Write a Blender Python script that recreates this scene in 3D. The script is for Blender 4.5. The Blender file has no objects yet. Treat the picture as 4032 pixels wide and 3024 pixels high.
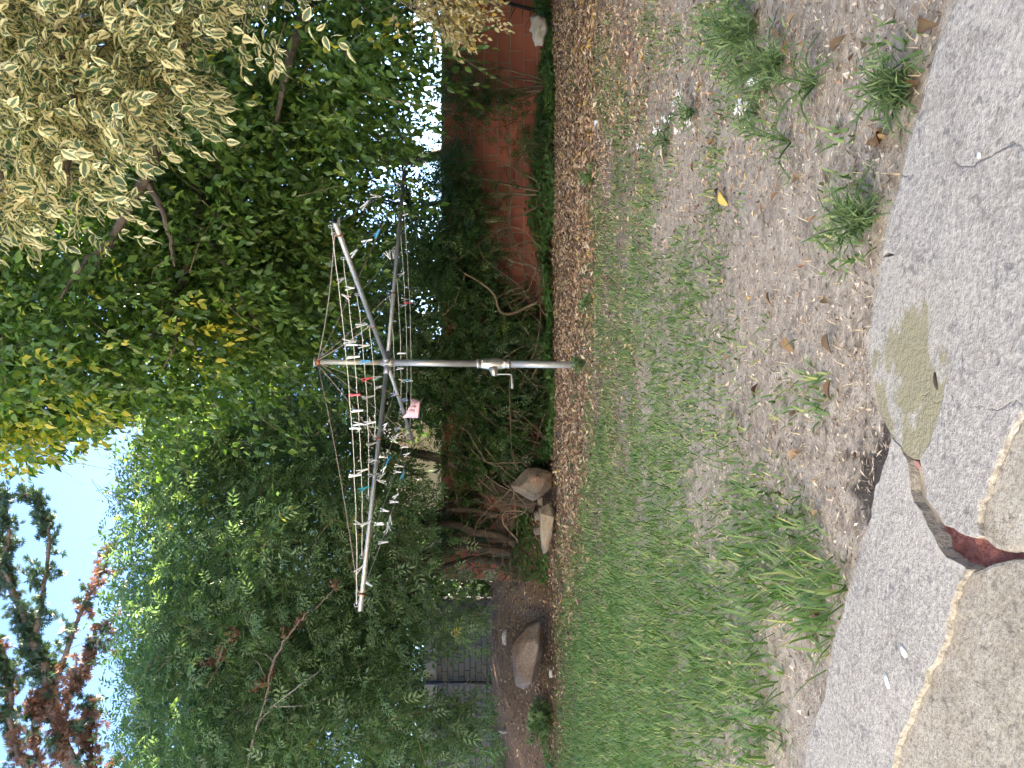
import bpy, bmesh, math, random
import numpy as np
from mathutils import Vector, Matrix, noise as mnoise

rng = np.random.default_rng(11)
random.seed(11)
S = bpy.context.scene
COL = S.collection

# ------------------------------------------------------------------ camera, sky, sun, exposure
F = 3029.0            # focal length in pixels of the 4032 px frame (phone held sideways)
CZ = 0.556            # lens height above the lawn
cam_d = bpy.data.cameras.new("camera")
cam_d.sensor_fit = 'HORIZONTAL'
cam_d.angle = 2 * math.atan(2016 / F)
cam_d.clip_start = 0.05
cam_d.clip_end = 3000
cam = bpy.data.objects.new("camera", cam_d)
COL.objects.link(cam)
cam.matrix_world = Matrix(((0, 1, 0, 0), (0, 0, -1, 0), (-1, 0, 0, CZ), (0, 0, 0, 1)))
S.camera = cam

SUN_EL, SUN_AZ = math.radians(25), math.radians(60)      # azimuth from +Y (view direction) towards +X
world = bpy.data.worlds.new("World")
S.world = world
world.use_nodes = True
wn = world.node_tree
bg = wn.nodes['Background']
sky = wn.nodes.new('ShaderNodeTexSky')
sky.sky_type = 'NISHITA'
sky.sun_disc = False
sky.sun_elevation = SUN_EL
sky.sun_rotation = SUN_AZ
sky.dust_density = 0.1
sky.air_density = 0.6
sky.ozone_density = 1.6
wn.links.new(sky.outputs[0], bg.inputs[0])
bg.inputs[1].default_value = 0.072
sun_d = bpy.data.lights.new("sun", 'SUN')
sun_d.energy = 5.0
sun_d.angle = math.radians(0.53)
sun_d.color = (1.0, 0.87, 0.68)
sun = bpy.data.objects.new("sun", sun_d)
COL.objects.link(sun)
sdir = Vector((math.sin(SUN_AZ) * math.cos(SUN_EL), math.cos(SUN_AZ) * math.cos(SUN_EL), math.sin(SUN_EL)))
sun.rotation_euler = sdir.to_track_quat('Z', 'Y').to_euler()
vs = S.view_settings
vs.view_transform = 'Standard'
vs.look = 'None'
vs.gamma = 1.0
vs.use_curve_mapping = False
vs.exposure = 3.7
vs.use_white_balance = True
vs.white_balance_temperature = 6500
vs.white_balance_tint = 10
S.cycles.max_bounces = 6
S.cycles.diffuse_bounces = 4
S.cycles.transmission_bounces = 4
S.cycles.sample_clamp_indirect = 6
S.cycles.use_denoising = True

# ------------------------------------------------------------------ helpers
def P(x, y, D):
    return np.array([(1512 - y) / F * D, D, CZ + (2016 - x) / F * D])

def G(x, y, z=0.0):
    return P(x, y, (CZ - z) * F / (x - 2016))

def proj(p):
    p = np.asarray(p, float)
    return 2016 - F * (p[..., 2] - CZ) / p[..., 1], 1512 - F * p[..., 0] / p[..., 1]

def nrm(a):
    return a / np.maximum(np.linalg.norm(a, axis=-1, keepdims=True), 1e-9)

def sstep(a, b, x):
    t = np.clip((x - a) / (b - a), 0, 1)
    return t * t * (3 - 2 * t)

def inpoly(x, y, poly):
    x = np.asarray(x, float); y = np.asarray(y, float)
    r = np.zeros(x.shape, bool)
    n = len(poly)
    for i in range(n):
        x0, y0 = poly[i]; x1, y1 = poly[(i + 1) % n]
        c = ((y0 > y) != (y1 > y))
        t = (x1 - x0) * (y - y0) / ((y1 - y0) if y1 != y0 else 1e-9) + x0
        r ^= c & (x < t)
    return r

def vnoise(x, y, s, seed=0):
    """cheap smooth 2-D noise in about -1..1"""
    r = np.random.default_rng(seed)
    out = np.zeros(np.shape(x))
    for k in range(6):
        a = r.uniform(0, 6.28); f = s * r.uniform(.6, 1.9); p = r.uniform(0, 6.28)
        b = a + r.uniform(1, 2); q = r.uniform(0, 6.28)
        out += np.sin(f * (np.cos(a) * x + np.sin(a) * y) + p + 1.7 * np.sin(f * .7 * (np.cos(b) * x + np.sin(b) * y) + q))
    return out / 3.2

def ground_z(X, Y):
    X = np.asarray(X, float); Y = np.asarray(Y, float)
    z = .012 * vnoise(X, Y, 2.2, 5) * sstep(1.5, 2.6, Y) + .006 * vnoise(X, Y, 9, 6)
    m = 1 - sstep(-2.3, -.9, X + .25 * np.sin(Y * 3))
    bank = m * .86 * sstep(9.45, 11.7, Y + .18 * vnoise(X, Y, 2.5, 8))
    return z + bank

def new_mesh(name, V, faces, smooth=True, attrs=None):
    """V (n,3); faces: list of int arrays (m,k)"""
    me = bpy.data.meshes.new(name)
    V = np.ascontiguousarray(V, np.float32)
    me.vertices.add(len(V)); me.vertices.foreach_set('co', V.ravel())
    idx = np.concatenate([np.asarray(f, np.int32).ravel() for f in faces])
    tot = np.concatenate([np.full(len(f), np.asarray(f).shape[1], np.int32) for f in faces])
    st = np.concatenate([[0], np.cumsum(tot)[:-1]]).astype(np.int32)
    me.loops.add(len(idx)); me.loops.foreach_set('vertex_index', idx)
    me.polygons.add(len(tot)); me.polygons.foreach_set('loop_start', st)
    me.update(calc_edges=True)
    me.polygons.foreach_set('use_smooth', np.full(len(tot), smooth, bool))
    for k, v in (attrs or {}).items():
        a = me.attributes.new(k, 'FLOAT', 'POINT')
        a.data.foreach_set('value', np.ascontiguousarray(v, np.float32))
    return me

def link(name, me, mat=None, parent=None, label=None, cat=None, group=None, kind=None):
    o = bpy.data.objects.new(name, me)
    COL.objects.link(o)
    if mat is not None and me is not None and not me.materials:
        me.materials.append(mat)
    if parent is not None:
        o.parent = parent
        o.matrix_parent_inverse = Matrix.Translation(-Vector(parent.location))
    if label: o['label'] = label
    if cat: o['category'] = cat
    if group: o['group'] = group
    if kind: o['kind'] = kind
    return o

def thing(name, loc, label, cat, group=None):
    o = bpy.data.objects.new(name, None)
    o.location = Vector([float(c) for c in loc]); o.empty_display_size = .1
    COL.objects.link(o)
    o['label'] = label; o['category'] = cat
    if group: o['group'] = group
    return o

def scatter_mesh(name, tv, tf, R, T, Sz, tattr=None, iattr=None, smooth=True):
    tv = np.asarray(tv, float); n = len(tv); N = len(T)
    Sz = np.asarray(Sz, float)
    if Sz.ndim == 1: Sz = np.repeat(Sz[:, None], 3, 1)
    V = np.einsum('nij,nkj->nki', R, tv[None] * Sz[:, None, :]) + T[:, None, :]
    off = (np.arange(N) * n)[:, None, None]
    by = {}
    for f in tf: by.setdefault(len(f), []).append(f)
    faces = [(np.asarray(v)[None] + off).reshape(-1, k) for k, v in by.items()]
    at = {}
    for k, v in (tattr or {}).items(): at[k] = np.tile(v, N)
    for k, v in (iattr or {}).items(): at[k] = np.repeat(v, n)
    return new_mesh(name, V.reshape(-1, 3), faces, smooth, at)

def frames(along, normal):
    a = nrm(along); s = nrm(np.cross(a, normal)); n = np.cross(s, a)
    return np.stack([s, a, n], axis=-1)

def resample(pts, n):
    """Catmull-Rom through pts"""
    p = np.asarray(pts, float)
    p = np.vstack([2 * p[0] - p[1], p, 2 * p[-1] - p[-2]])
    m = len(p) - 3
    ts = np.linspace(0, m - 1e-6, n)
    i = ts.astype(int); t = (ts - i)[:, None]
    a, b, c, d = p[i], p[i + 1], p[i + 2], p[i + 3]
    return .5 * (2 * b + (c - a) * t + (2 * a - 5 * b + 4 * c - d) * t ** 2 + (3 * b - a - 3 * c + d) * t ** 3)

def tube_data(pts, rad, sides=6, cap=True):
    p = np.asarray(pts, float); n = len(p)
    r = np.broadcast_to(np.asarray(rad, float), (n,))
    tg = nrm(np.gradient(p, axis=0))
    ref = np.array([.31, .52, .8]) if abs(tg[0][2]) < .8 else np.array([1., .1, .05])
    V = []; prev = nrm(np.cross(tg[0], ref))
    for i in range(n):
        u = prev - tg[i] * np.dot(prev, tg[i]); u = nrm(u); prev = u
        w = np.cross(tg[i], u)
        a = np.linspace(0, 2 * np.pi, sides, endpoint=False)[:, None]
        V.append(p[i] + r[i] * (np.cos(a) * u + np.sin(a) * w))
    V = np.vstack(V)
    i = np.arange(n - 1)[:, None] * sides; j = np.arange(sides)[None]; k = (j + 1) % sides
    Q = np.stack([i + j, i + k, i + sides + k, i + sides + j], -1).reshape(-1, 4)
    faces = [Q]
    if cap:
        faces += [np.arange(sides)[::-1][None], (np.arange(sides) + (n - 1) * sides)[None]]
    return V, faces

def merge(parts):
    V = []; by = {}; o = 0
    for v, fs in parts:
        V.append(v)
        for f in fs: by.setdefault(np.asarray(f).shape[1], []).append(np.asarray(f) + o)
        o += len(v)
    return np.vstack(V), [np.vstack(f) for f in by.values()]

def tubes(name, paths, sides=6, smooth=True):
    V, f = merge([tube_data(p, r, sides) for p, r in paths])
    return new_mesh(name, V, f, smooth)

def bm_mesh(name, bm, smooth=False):
    me = bpy.data.meshes.new(name); bm.to_mesh(me); bm.free()
    if smooth: me.polygons.foreach_set('use_smooth', np.ones(len(me.polygons), bool))
    return me

# ------------------------------------------------------------------ materials
class NB:
    def __init__(s, name):
        s.m = bpy.data.materials.new(name); s.m.use_nodes = True
        s.t = s.m.node_tree; s.b = s.t.nodes['Principled BSDF']; s.o = s.t.nodes['Material Output']
    def n(s, typ, **kw):
        x = s.t.nodes.new(typ)
        for k, v in kw.items():
            if k.startswith('i_'): x.inputs[k[2:].replace('_', ' ')].default_value = v
            else: setattr(x, k, v)
        return x
    def l(s, a, b): s.t.links.new(a, b)
    def coord(s):
        return s.n('ShaderNodeTexCoord').outputs['Object']
    def noise(s, scale, detail=4, rough=.55, vec=None, dist=0):
        x = s.n('ShaderNodeTexNoise'); x.inputs['Scale'].default_value = scale
        x.inputs['Detail'].default_value = detail; x.inputs['Roughness'].default_value = rough
        x.inputs['Distortion'].default_value = dist
        s.l(vec if vec is not None else s.coord(), x.inputs['Vector'])
        return x.outputs['Fac']
    def ramp(s, fac, stops):
        x = s.n('ShaderNodeValToRGB'); e = x.color_ramp.elements
        while len(e) < len(stops): e.new(.5)
        for k, (p, c) in zip(e, stops):
            k.position = p; k.color = (*c, 1) if len(c) == 3 else c
        s.l(fac, x.inputs[0]); return x.outputs[0]
    def mix(s, fac, a, b, mode='MIX'):
        x = s.n('ShaderNodeMix', data_type='RGBA', blend_type=mode)
        for v, sock in ((fac, x.inputs[0]), (a, x.inputs[6]), (b, x.inputs[7])):
            if isinstance(v, (int, float)): sock.default_value = v
            elif isinstance(v, tuple): sock.default_value = (*v, 1)
            else: s.l(v, sock)
        return x.outputs[2]
    def math(s, op, a, b=0.0):
        x = s.n('ShaderNodeMath', operation=op)
        for v, sock in ((a, x.inputs[0]), (b, x.inputs[1])):
            if isinstance(v, (int, float)): sock.default_value = v
            else: s.l(v, sock)
        return x.outputs[0]
    def attr(s, name):
        return s.n('ShaderNodeAttribute', attribute_name=name).outputs['Fac']
    def bump(s, h, strength=.3, dist=.01):
        x = s.n('ShaderNodeBump'); x.inputs['Strength'].default_value = strength
        x.inputs['Distance'].default_value = dist; s.l(h, x.inputs['Height'])
        s.l(x.outputs[0], s.b.inputs['Normal']); return x.outputs[0]
    def color(s, c):
        if isinstance(c, tuple): s.b.inputs['Base Color'].default_value = (*c, 1)
        else: s.l(c, s.b.inputs['Base Color'])
    def set(s, **kw):
        for k, v in kw.items(): s.b.inputs[k.replace('_', ' ')].default_value = v
        return s

def leaf_mat(name, stops, trans=.35, rough=.38, tmul=(1.25, 1.3, .55), spec=.5, variegated=None, veins=True):
    b = NB(name)
    r = b.attr('rnd')
    c = b.ramp(r, stops)
    if variegated:
        e = b.attr('edge')
        nz = b.noise(90, 2, .6)
        k = b.math('ADD', e, b.math('MULTIPLY', b.math('SUBTRACT', nz, .5), .9))
        k = b.math('ADD', k, b.math('MULTIPLY', b.math('SUBTRACT', r, .5), .5))
        f = b.ramp(k, [(.395, (0, 0, 0)), (.48, (1, 1, 1))])
        cream = b.ramp(r, variegated)
        c = b.mix(f, c, cream)
    elif veins:
        e = b.attr('edge')
        c = b.mix(b.math('MULTIPLY', b.math('SUBTRACT', 1.0, e), .25), c, (.16, .24, .08))
    b.color(c)
    b.set(Roughness=rough)
    b.b.inputs['Specular IOR Level'].default_value = spec
    tr = b.n('ShaderNodeBsdfTranslucent')
    b.l(b.mix(1.0, c, tmul, 'MULTIPLY'), tr.inputs['Color'])
    mx = b.n('ShaderNodeMixShader'); mx.inputs[0].default_value = trans
    b.l(b.b.outputs[0], mx.inputs[1]); b.l(tr.outputs[0], mx.inputs[2])
    b.l(mx.outputs[0], b.o.inputs['Surface'])
    return b.m

def simple(name, c, rough=.6, metal=0., nscale=None, c2=None, bump=0, bscale=None, bdist=.004):
    b = NB(name)
    if nscale: b.color(b.mix(b.ramp(b.noise(nscale, 5, .6), [(.35, (0, 0, 0)), (.68, (1, 1, 1))]), c, c2))
    else: b.color(c)
    b.set(Roughness=rough, Metallic=metal)
    if bump: b.bump(b.noise(bscale or nscale, 5, .6), bump, bdist)
    return b.m

def bark(name, c1, c2, scale=14):
    b = NB(name)
    mp = b.n('ShaderNodeMapping'); mp.inputs['Scale'].default_value = (1, 1, .22)
    b.l(b.coord(), mp.inputs[0])
    nz = b.noise(scale, 6, .65, mp.outputs[0], .6)
    b.color(b.ramp(nz, [(.32, c1), (.66, c2)]))
    b.set(Roughness=.85); b.bump(nz, .7, .02)
    return b.m

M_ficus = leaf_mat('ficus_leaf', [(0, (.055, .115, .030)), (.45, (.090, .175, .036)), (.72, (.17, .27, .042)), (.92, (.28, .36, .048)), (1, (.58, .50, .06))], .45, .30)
M_vari = leaf_mat('variegated_leaf', [(0, (.075, .13, .065)), (1, (.14, .20, .10))], .40, .42, (1.1, 1.05, .75),
                  variegated=[(0, (.62, .61, .34)), (.6, (.74, .71, .44)), (1, (.72, .64, .36))])
M_ash = leaf_mat('ash_leaf', [(0, (.092, .168, .080)), (.6, (.140, .228, .110)), (.93, (.22, .30, .135)), (1, (.40, .35, .06))], .48, .38)
M_far = leaf_mat('far_leaf', [(0, (.030, .070, .022)), (1, (.07, .135, .035))], .35, .5, veins=False)
M_cyp = leaf_mat('cypress_leaf', [(0, (.028, .062, .035)), (1, (.06, .10, .052))], .18, .6, veins=False)
M_dead = leaf_mat('dead_cypress_leaf', [(0, (.12, .055, .035)), (1, (.24, .125, .075))], .2, .7, (1, .9, .7), veins=False)
M_pale = leaf_mat('pale_leaf', [(0, (.50, .44, .22)), (.8, (.66, .58, .34)), (.93, (.62, .42, .06)), (1, (.5, .36, .12))], .4, .5, (1.05, 1, .7), veins=False)
M_ivy = leaf_mat('ivy_leaf', [(0, (.07, .165, .05)), (1, (.14, .27, .07))], .4, .45)
M_shrub = leaf_mat('shrub_leaf', [(0, (.025, .065, .02)), (.85, (.055, .12, .03)), (1, (.13, .2, .04))], .33, .35)
M_flowerhead = leaf_mat('ash_seed', [(0, (.16, .22, .05)), (1, (.26, .30, .08))], .35, .6, veins=False)
M_grass = leaf_mat('grass_blade', [(0, (.095, .19, .062)), (.45, (.15, .27, .085)), (.8, (.24, .345, .115)), (1, (.44, .46, .20))], .40, .42, (1.1, 1.2, .6), veins=False)
M_straw = leaf_mat('dry_grass', [(0, (.34, .26, .17)), (.5, (.60, .50, .33)), (1, (.78, .71, .53))], .25, .7, (1, .95, .8), veins=False)
M_litter = leaf_mat('leaf_litter', [(0, (.13, .07, .045)), (.35, (.34, .20, .115)), (.7, (.60, .43, .28)), (.93, (.74, .62, .46)), (1, (.62, .42, .06))], .15, .6, (1, .85, .6), veins=False)
M_fallen = leaf_mat('fallen_leaf', [(0, (.075, .035, .022)), (.5, (.19, .095, .052)), (.85, (.33, .20, .11)), (1, (.5, .36, .2))], .12, .5, (1, .85, .6))
M_mulch = leaf_mat('mulch_bits', [(0, (.09, .068, .052)), (.35, (.29, .22, .16)), (.7, (.52, .43, .33)), (1, (.74, .66, .54))], .1, .75, (1, .9, .75), veins=False)
M_weed = leaf_mat('weed_leaf', [(0, (.12, .21, .095)), (1, (.25, .34, .165))], .4, .55, veins=False)
M_petal = simple('alyssum_petal', (.82, .80, .80), .6)
M_bark_f = bark('ficus_bark', (.055, .042, .032), (.16, .125, .095), 18)
M_bark_a = bark('ash_bark', (.040, .030, .023), (.125, .095, .070), 16)
M_bark_c = bark('cypress_bark', (.07, .045, .035), (.20, .145, .11), 20)
M_twig = bark('dry_twig', (.12, .085, .055), (.30, .225, .15), 30)
M_greytwig = bark('grey_twig', (.2, .175, .145), (.40, .36, .31), 30)

def galv(name, c, c2, rough=.45, metal=.75, sc=60):
    b = NB(name); nz = b.noise(sc, 5, .65); nz2 = b.noise(9, 3, .6)
    col = b.mix(nz, c, c2)
    col = b.mix(b.ramp(nz2, [(.55, (0, 0, 0)), (.75, (.5, .5, .5))]), col, (.30, .25, .19))
    b.color(col); b.set(Roughness=rough, Metallic=metal); b.bump(nz, .12, .002)
    return b.m
M_galv = galv('galvanised_steel', (.33, .34, .335), (.50, .51, .505), .5, .6)
M_pipe_up = galv('weathered_pipe', (.36, .34, .265), (.52, .50, .42), .55, .35)
M_cast = galv('cast_alloy', (.46, .445, .415), (.60, .59, .56), .34, .8)
M_rust = simple('rusty_clamp', (.20, .075, .035), .8, .2, 80, (.34, .16, .08))
M_line = simple('line_wire', (.62, .60, .52), .55)
M_stay = simple('stay_wire', (.25, .19, .15), .6, .3, 50, (.42, .35, .29))

def wall_mat(name, c1, c2, c3, bscale=60):
    b = NB(name)
    n1 = b.noise(2.2, 5, .6); n2 = b.noise(40, 4, .6)
    obj = b.n('ShaderNodeObjectInfo').outputs['Random']
    col = b.mix(b.ramp(n1, [(.35, (0, 0, 0)), (.7, (1, 1, 1))]), c1, c2)
    col = b.mix(b.math('MULTIPLY', obj, .45), col, c3)
    b.color(col); b.set(Roughness=.85); b.bump(n2, .35, .004)
    return b.m
M_block = wall_mat('red_block', (.43, .140, .095), (.51, .185, .13), (.37, .125, .092))
M_mortar = simple('mortar', (.30, .25, .19), .9, 0, 30, (.42, .36, .28), .4, 60)
M_gbrick = wall_mat('grey_brick', (.10, .105, .10), (.14, .14, .135), (.075, .078, .076))
M_gmortar = simple('grey_mortar', (.045, .045, .044), .9, 0, 30, (.065, .065, .063))
M_plaster = simple('pale_plaster', (.30, .29, .26), .85, 0, 6, (.22, .21, .19))
M_whitewall = simple('white_boards', (.80, .80, .78), .7, 0, 5, (.74, .74, .72))
M_roof = simple('grey_roof', (.22, .21, .20), .8, 0, 9, (.28, .27, .25))
M_black = simple('black_pipe', (.018, .018, .018), .5)
M_dark = simple('dark_glass', (.03, .035, .04), .15)
M_rag = simple('pale_cloth', (.62, .58, .52), .8, 0, 30, (.5, .46, .4))

def concrete(name, base, lo, hi, spk=.55, green=None, sc=1.0, stain=.6):
    b = NB(name)
    n1 = b.noise(4 * sc, 6, .65, None, .6); n2 = b.noise(120, 3, .6); n3 = b.noise(42, 4, .62, None, .5); n4 = b.noise(330, 2, .5); n5 = b.noise(13, 6, .7, None, 1.0)
    col = b.mix(b.ramp(n1, [(.34, (0, 0, 0)), (.66, (1, 1, 1))]), lo, base)
    k = (lo[0] * .50, lo[1] * .51, lo[2] * .56)
    col = b.mix(b.ramp(n5, [(.36, (stain,) * 3), (.50, (0, 0, 0))]), col, (lo[0] * .62, lo[1] * .60, lo[2] * .55))
    col = b.mix(b.ramp(n5, [(.60, (0, 0, 0)), (.74, (.5, .5, .5))]), col, hi)
    col = b.mix(b.ramp(n3, [(.34, (.85, .85, .85)), (.42, (0, 0, 0))]), col, k)
    col = b.mix(b.ramp(n2, [(.50, (0, 0, 0)), (.62, (spk, spk, spk))]), col, hi)
    col = b.mix(b.ramp(n2, [(.34, (.55, .55, .55)), (.44, (0, 0, 0))]), col, k)
    col = b.mix(b.ramp(n4, [(.32, (.6, .6, .6)), (.44, (0, 0, 0))]), col, k)
    vo = b.n('ShaderNodeTexVoronoi', feature='DISTANCE_TO_EDGE'); vo.inputs['Scale'].default_value = 2.3
    ad = b.n('ShaderNodeVectorMath', operation='ADD'); nv = b.n('ShaderNodeTexNoise'); nv.inputs['Scale'].default_value = 9; nv.inputs['Detail'].default_value = 6
    b.l(b.coord(), nv.inputs['Vector']); sc_ = b.n('ShaderNodeVectorMath', operation='SCALE'); sc_.inputs['Scale'].default_value = .16
    b.l(nv.outputs['Color'], sc_.inputs[0]); b.l(b.coord(), ad.inputs[0]); b.l(sc_.outputs[0], ad.inputs[1]); b.l(ad.outputs[0], vo.inputs['Vector'])
    crk = b.math('MULTIPLY', b.ramp(vo.outputs['Distance'], [(.0, (1, 1, 1)), (.006, (0, 0, 0))]), b.ramp(n1, [(.45, (0, 0, 0)), (.55, (.8, .8, .8))]))
    col = b.mix(crk, col, k)
    if green:
        sx = b.n('ShaderNodeSeparateXYZ'); b.l(b.coord(), sx.inputs[0])
        fade = b.math('MINIMUM', b.math('MAXIMUM', b.math('MULTIPLY', b.math('SUBTRACT', sx.outputs[0], .035), 1.9), 0.0), .4)
        col = b.mix(b.ramp(b.math('ADD', b.noise(9, 6, .62, None, .8), fade), [(.50, (0, 0, 0)), (.545, (1, 1, 1))]), green, col)
    b.color(col); b.set(Roughness=.92)
    h = b.math('ADD', b.math('MULTIPLY', n2, 1.0), b.math('ADD', b.math('MULTIPLY', n3, 1.0), b.math('MULTIPLY', n4, .5)))
    b.bump(b.math('SUBTRACT', h, b.math('MULTIPLY', crk, 1.0)), .55, .005)
    return b.m
M_conc = concrete('rough_concrete', (.38, .365, .34), (.29, .28, .265), (.52, .50, .465))
M_concB = concrete('rough_concrete_pale', (.40, .385, .355), (.31, .30, .28), (.54, .52, .48))
M_screed = concrete('worn_screed', (.40, .375, .32), (.27, .24, .19), (.54, .52, .47), .25, None, 1.3, .5)
M_olive = concrete('olive_screed', (.40, .385, .35), (.33, .315, .285), (.52, .50, .455), .4, (.25, .235, .155), 1.0, .25)
M_redscreed = simple('red_underlay', (.12, .040, .036), .85, 0, 70, (.27, .11, .095), .9, 180, .006)
M_tan = simple('tan_bedding', (.40, .345, .26), .9, 0, 30, (.26, .22, .165), .6, 80)
M_white_mortar = simple('whitish_mortar', (.50, .50, .49), .95, 0, 90, (.36, .36, .35), .8, 220)

def rock_mat(name, a, b_, c):
    b = NB(name); n1 = b.noise(4, 6, .6, None, .5); n2 = b.noise(45, 4, .65)
    col = b.ramp(n1, [(.30, a), (.5, b_), (.68, c)])
    col = b.mix(b.ramp(n2, [(.5, (0, 0, 0)), (.75, (.5, .5, .5))]), col, (.48, .42, .36))
    col = b.mix(b.ramp(n2, [(.25, (.6, .6, .6)), (.42, (0, 0, 0))]), col, (.10, .08, .07))
    b.color(col); b.set(Roughness=.85); b.bump(b.math('ADD', n1, n2), .5, .02)
    return b.m
M_rock1 = rock_mat('sandstone_tan', (.11, .10, .09), (.22, .17, .125), (.26, .14, .09))
M_rock2 = rock_mat('sandstone_pale', (.26, .23, .19), (.40, .34, .26), (.38, .26, .16))
M_rock3 = rock_mat('granite_brown', (.13, .085, .062), (.21, .15, .12), (.24, .20, .175))
M_pebble = simple('pale_stone', (.60, .57, .52), .8, 0, 40, (.42, .38, .33), .4, 60)

def soil_mat():
    b = NB('soil')
    co = b.coord()
    n1 = b.noise(1.1, 5, .6); n2 = b.noise(28, 6, .68); n3 = b.noise(150, 4, .7); n4 = b.noise(4.5, 5, .65)
    col = b.ramp(n2, [(.30, (.20, .165, .135)), (.5, (.38, .335, .28)), (.72, (.55, .505, .445))])
    col = b.mix(b.ramp(n3, [(.30, (.7, .7, .7)), (.46, (0, 0, 0))]), col, (.085, .065, .052))
    col = b.mix(b.ramp(n3, [(.62, (0, 0, 0)), (.70, (.8, .8, .8))]), col, (.58, .53, .46))
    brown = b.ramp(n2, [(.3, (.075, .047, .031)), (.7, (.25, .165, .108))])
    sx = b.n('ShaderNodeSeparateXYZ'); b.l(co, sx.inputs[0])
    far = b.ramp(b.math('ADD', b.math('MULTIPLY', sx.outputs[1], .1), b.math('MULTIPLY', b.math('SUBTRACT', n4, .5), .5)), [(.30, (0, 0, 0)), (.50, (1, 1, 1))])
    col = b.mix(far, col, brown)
    hum = b.ramp(n4, [(.30, (1, 1, 1)), (.38, (0, 0, 0))])
    col = b.mix(b.math('MULTIPLY', hum, .6), col, (.055, .045, .037))
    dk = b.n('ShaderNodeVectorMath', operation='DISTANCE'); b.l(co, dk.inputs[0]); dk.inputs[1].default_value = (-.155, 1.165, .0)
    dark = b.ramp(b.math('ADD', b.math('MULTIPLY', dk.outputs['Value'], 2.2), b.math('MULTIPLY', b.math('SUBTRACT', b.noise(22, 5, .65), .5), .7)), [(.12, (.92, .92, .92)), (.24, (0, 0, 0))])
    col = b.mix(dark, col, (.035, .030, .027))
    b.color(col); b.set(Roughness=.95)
    b.bump(b.math('ADD', n2, b.math('MULTIPLY', n3, .5)), .8, .012)
    return b.m
M_soil = soil_mat()

# ------------------------------------------------------------------ ground
gx = np.concatenate([[-900, -300, -120, -60, -30, -18], np.arange(-12, 12.01, .12), [18, 30, 60, 120, 300, 900]])
gy = np.concatenate([[-300, -60, -15, -5, -2], np.arange(-.8, 3.2, .05), np.arange(3.2, 13, .13), [14, 16, 20, 30, 60, 150, 400, 1200]])
GX, GY = np.meshgrid(gx, gy)
GZ = ground_z(GX, GY)
i, j = np.meshgrid(np.arange(len(gy) - 1), np.arange(len(gx) - 1), indexing='ij')
q = (i * len(gx) + j)
Q = np.stack([q, q + 1, q + 1 + len(gx), q + len(gx)], -1).reshape(-1, 4)
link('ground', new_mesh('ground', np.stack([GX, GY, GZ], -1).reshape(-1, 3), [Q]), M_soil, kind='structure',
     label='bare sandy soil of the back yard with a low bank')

# ------------------------------------------------------------------ paving
ZT = .030
paving = bpy.data.objects.new('paving', None); COL.objects.link(paving)
paving['kind'] = 'structure'; paving['label'] = 'cracked concrete paving at the lawn edge'

def piece(name, pix, z, thick, mat, parent=paving, label=None, rough=.0035, bev=.007, seed=1):
    pts = [G(x, y, z)[:2] if x > 2200 else np.array([x, y]) for x, y in pix]
    out = []
    r = np.random.default_rng(seed)
    for a, b in zip(pts, pts[1:] + pts[:1]):
        n = max(1, int(np.linalg.norm(b - a) / .012)); n = min(n, 60)
        for k in range(n):
            out.append(a + (b - a) * k / n)
    out = np.array(out)
    w = r.normal(0, 1, out.shape)
    w = (w + np.roll(w, 1, 0) + np.roll(w, -1, 0)) / 3 + .35 * r.normal(0, 1, out.shape)
    out = out + w * rough
    bm = bmesh.new()
    vs_ = [bm.verts.new((p[0], p[1], z)) for p in out]
    f = bm.faces.new(vs_)
    if f.normal.z < 0: f.normal_flip()
    bm.normal_update()
    if f.normal.z < 0: bmesh.ops.reverse_faces(bm, faces=[f])
    ex = bmesh.ops.extrude_face_region(bm, geom=[f])
    low = [v for v in ex['geom'] if isinstance(v, bmesh.types.BMVert)]
    # the extruded copy becomes the top; drop the original ring
    for v in vs_: v.co.z -= thick
    bm.normal_update()
    top = [e for e in bm.edges if all(v.co.z > z - 1e-5 for v in e.verts) and len(e.link_faces) == 2]
    try: bmesh.ops.bevel(bm, geom=top, offset=bev, segments=2, affect='EDGES', profile=.6, clamp_overlap=True)
    except Exception: pass
    bmesh.ops.recalc_face_normals(bm, faces=bm.faces[:])
    return link(name, bm_mesh(name, bm), mat, parent, label=label)

# world-space corners (given directly as X,Y when x is small) close the slabs under the camera
edgeA = [(3960, -500), (3770, 0), (3690, 180), (3640, 350), (3580, 560), (3530, 750), (3490, 900), (3472, 1010)]
bound = [(3540, 1020), (3650, 1060), (3740, 1110), (3795, 1165), (3807, 1229), (3765, 1361), (3753, 1420), (3717, 1518), (3687, 1650), (3663, 1747), (3617, 1817)]
edgeD = [(3462, 1090), (3450, 1180), (3430, 1290), (3421, 1380), (3430, 1480), (3455, 1580), (3490, 1680), (3530, 1750), (3575, 1800)]
crackA = [(3636, 1897), (3645, 1973), (3688, 2020), (3725, 2072), (3773, 2098), (3858, 2112)]
ridge = [(3850, 2060), (3868, 1980), (3918, 1850), (3978, 1720), (4060, 1600), (4400, 1350)]
crackA2 = [(3915, 2162), (3945, 2186), (4032, 2176), (4300, 2140), (5200, 2100)]
edgeB = [(3513, 1717), (3494, 1812), (3470, 1860), (3442, 1973), (3404, 2115), (3357, 2290), (3327, 2380), (3271, 2574), (3247, 2753), (3204, 2845), (3179, 2926), (3160, 3024), (3085, 3300), (2990, 3800)]
lineBC = [(3808, 2250), (3771, 2309), (3734, 2401), (3710, 2525), (3679, 2605), (3630, 2704), (3592, 2778), (3562, 2864), (3525, 2975), (3506, 3024), (3400, 3400), (3290, 3800)]
crackB = [(3574, 1812), (3584, 1878), (3593, 1973), (3626, 2015), (3650, 2067), (3697, 2152), (3754, 2204), (3796, 2240)]
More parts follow.
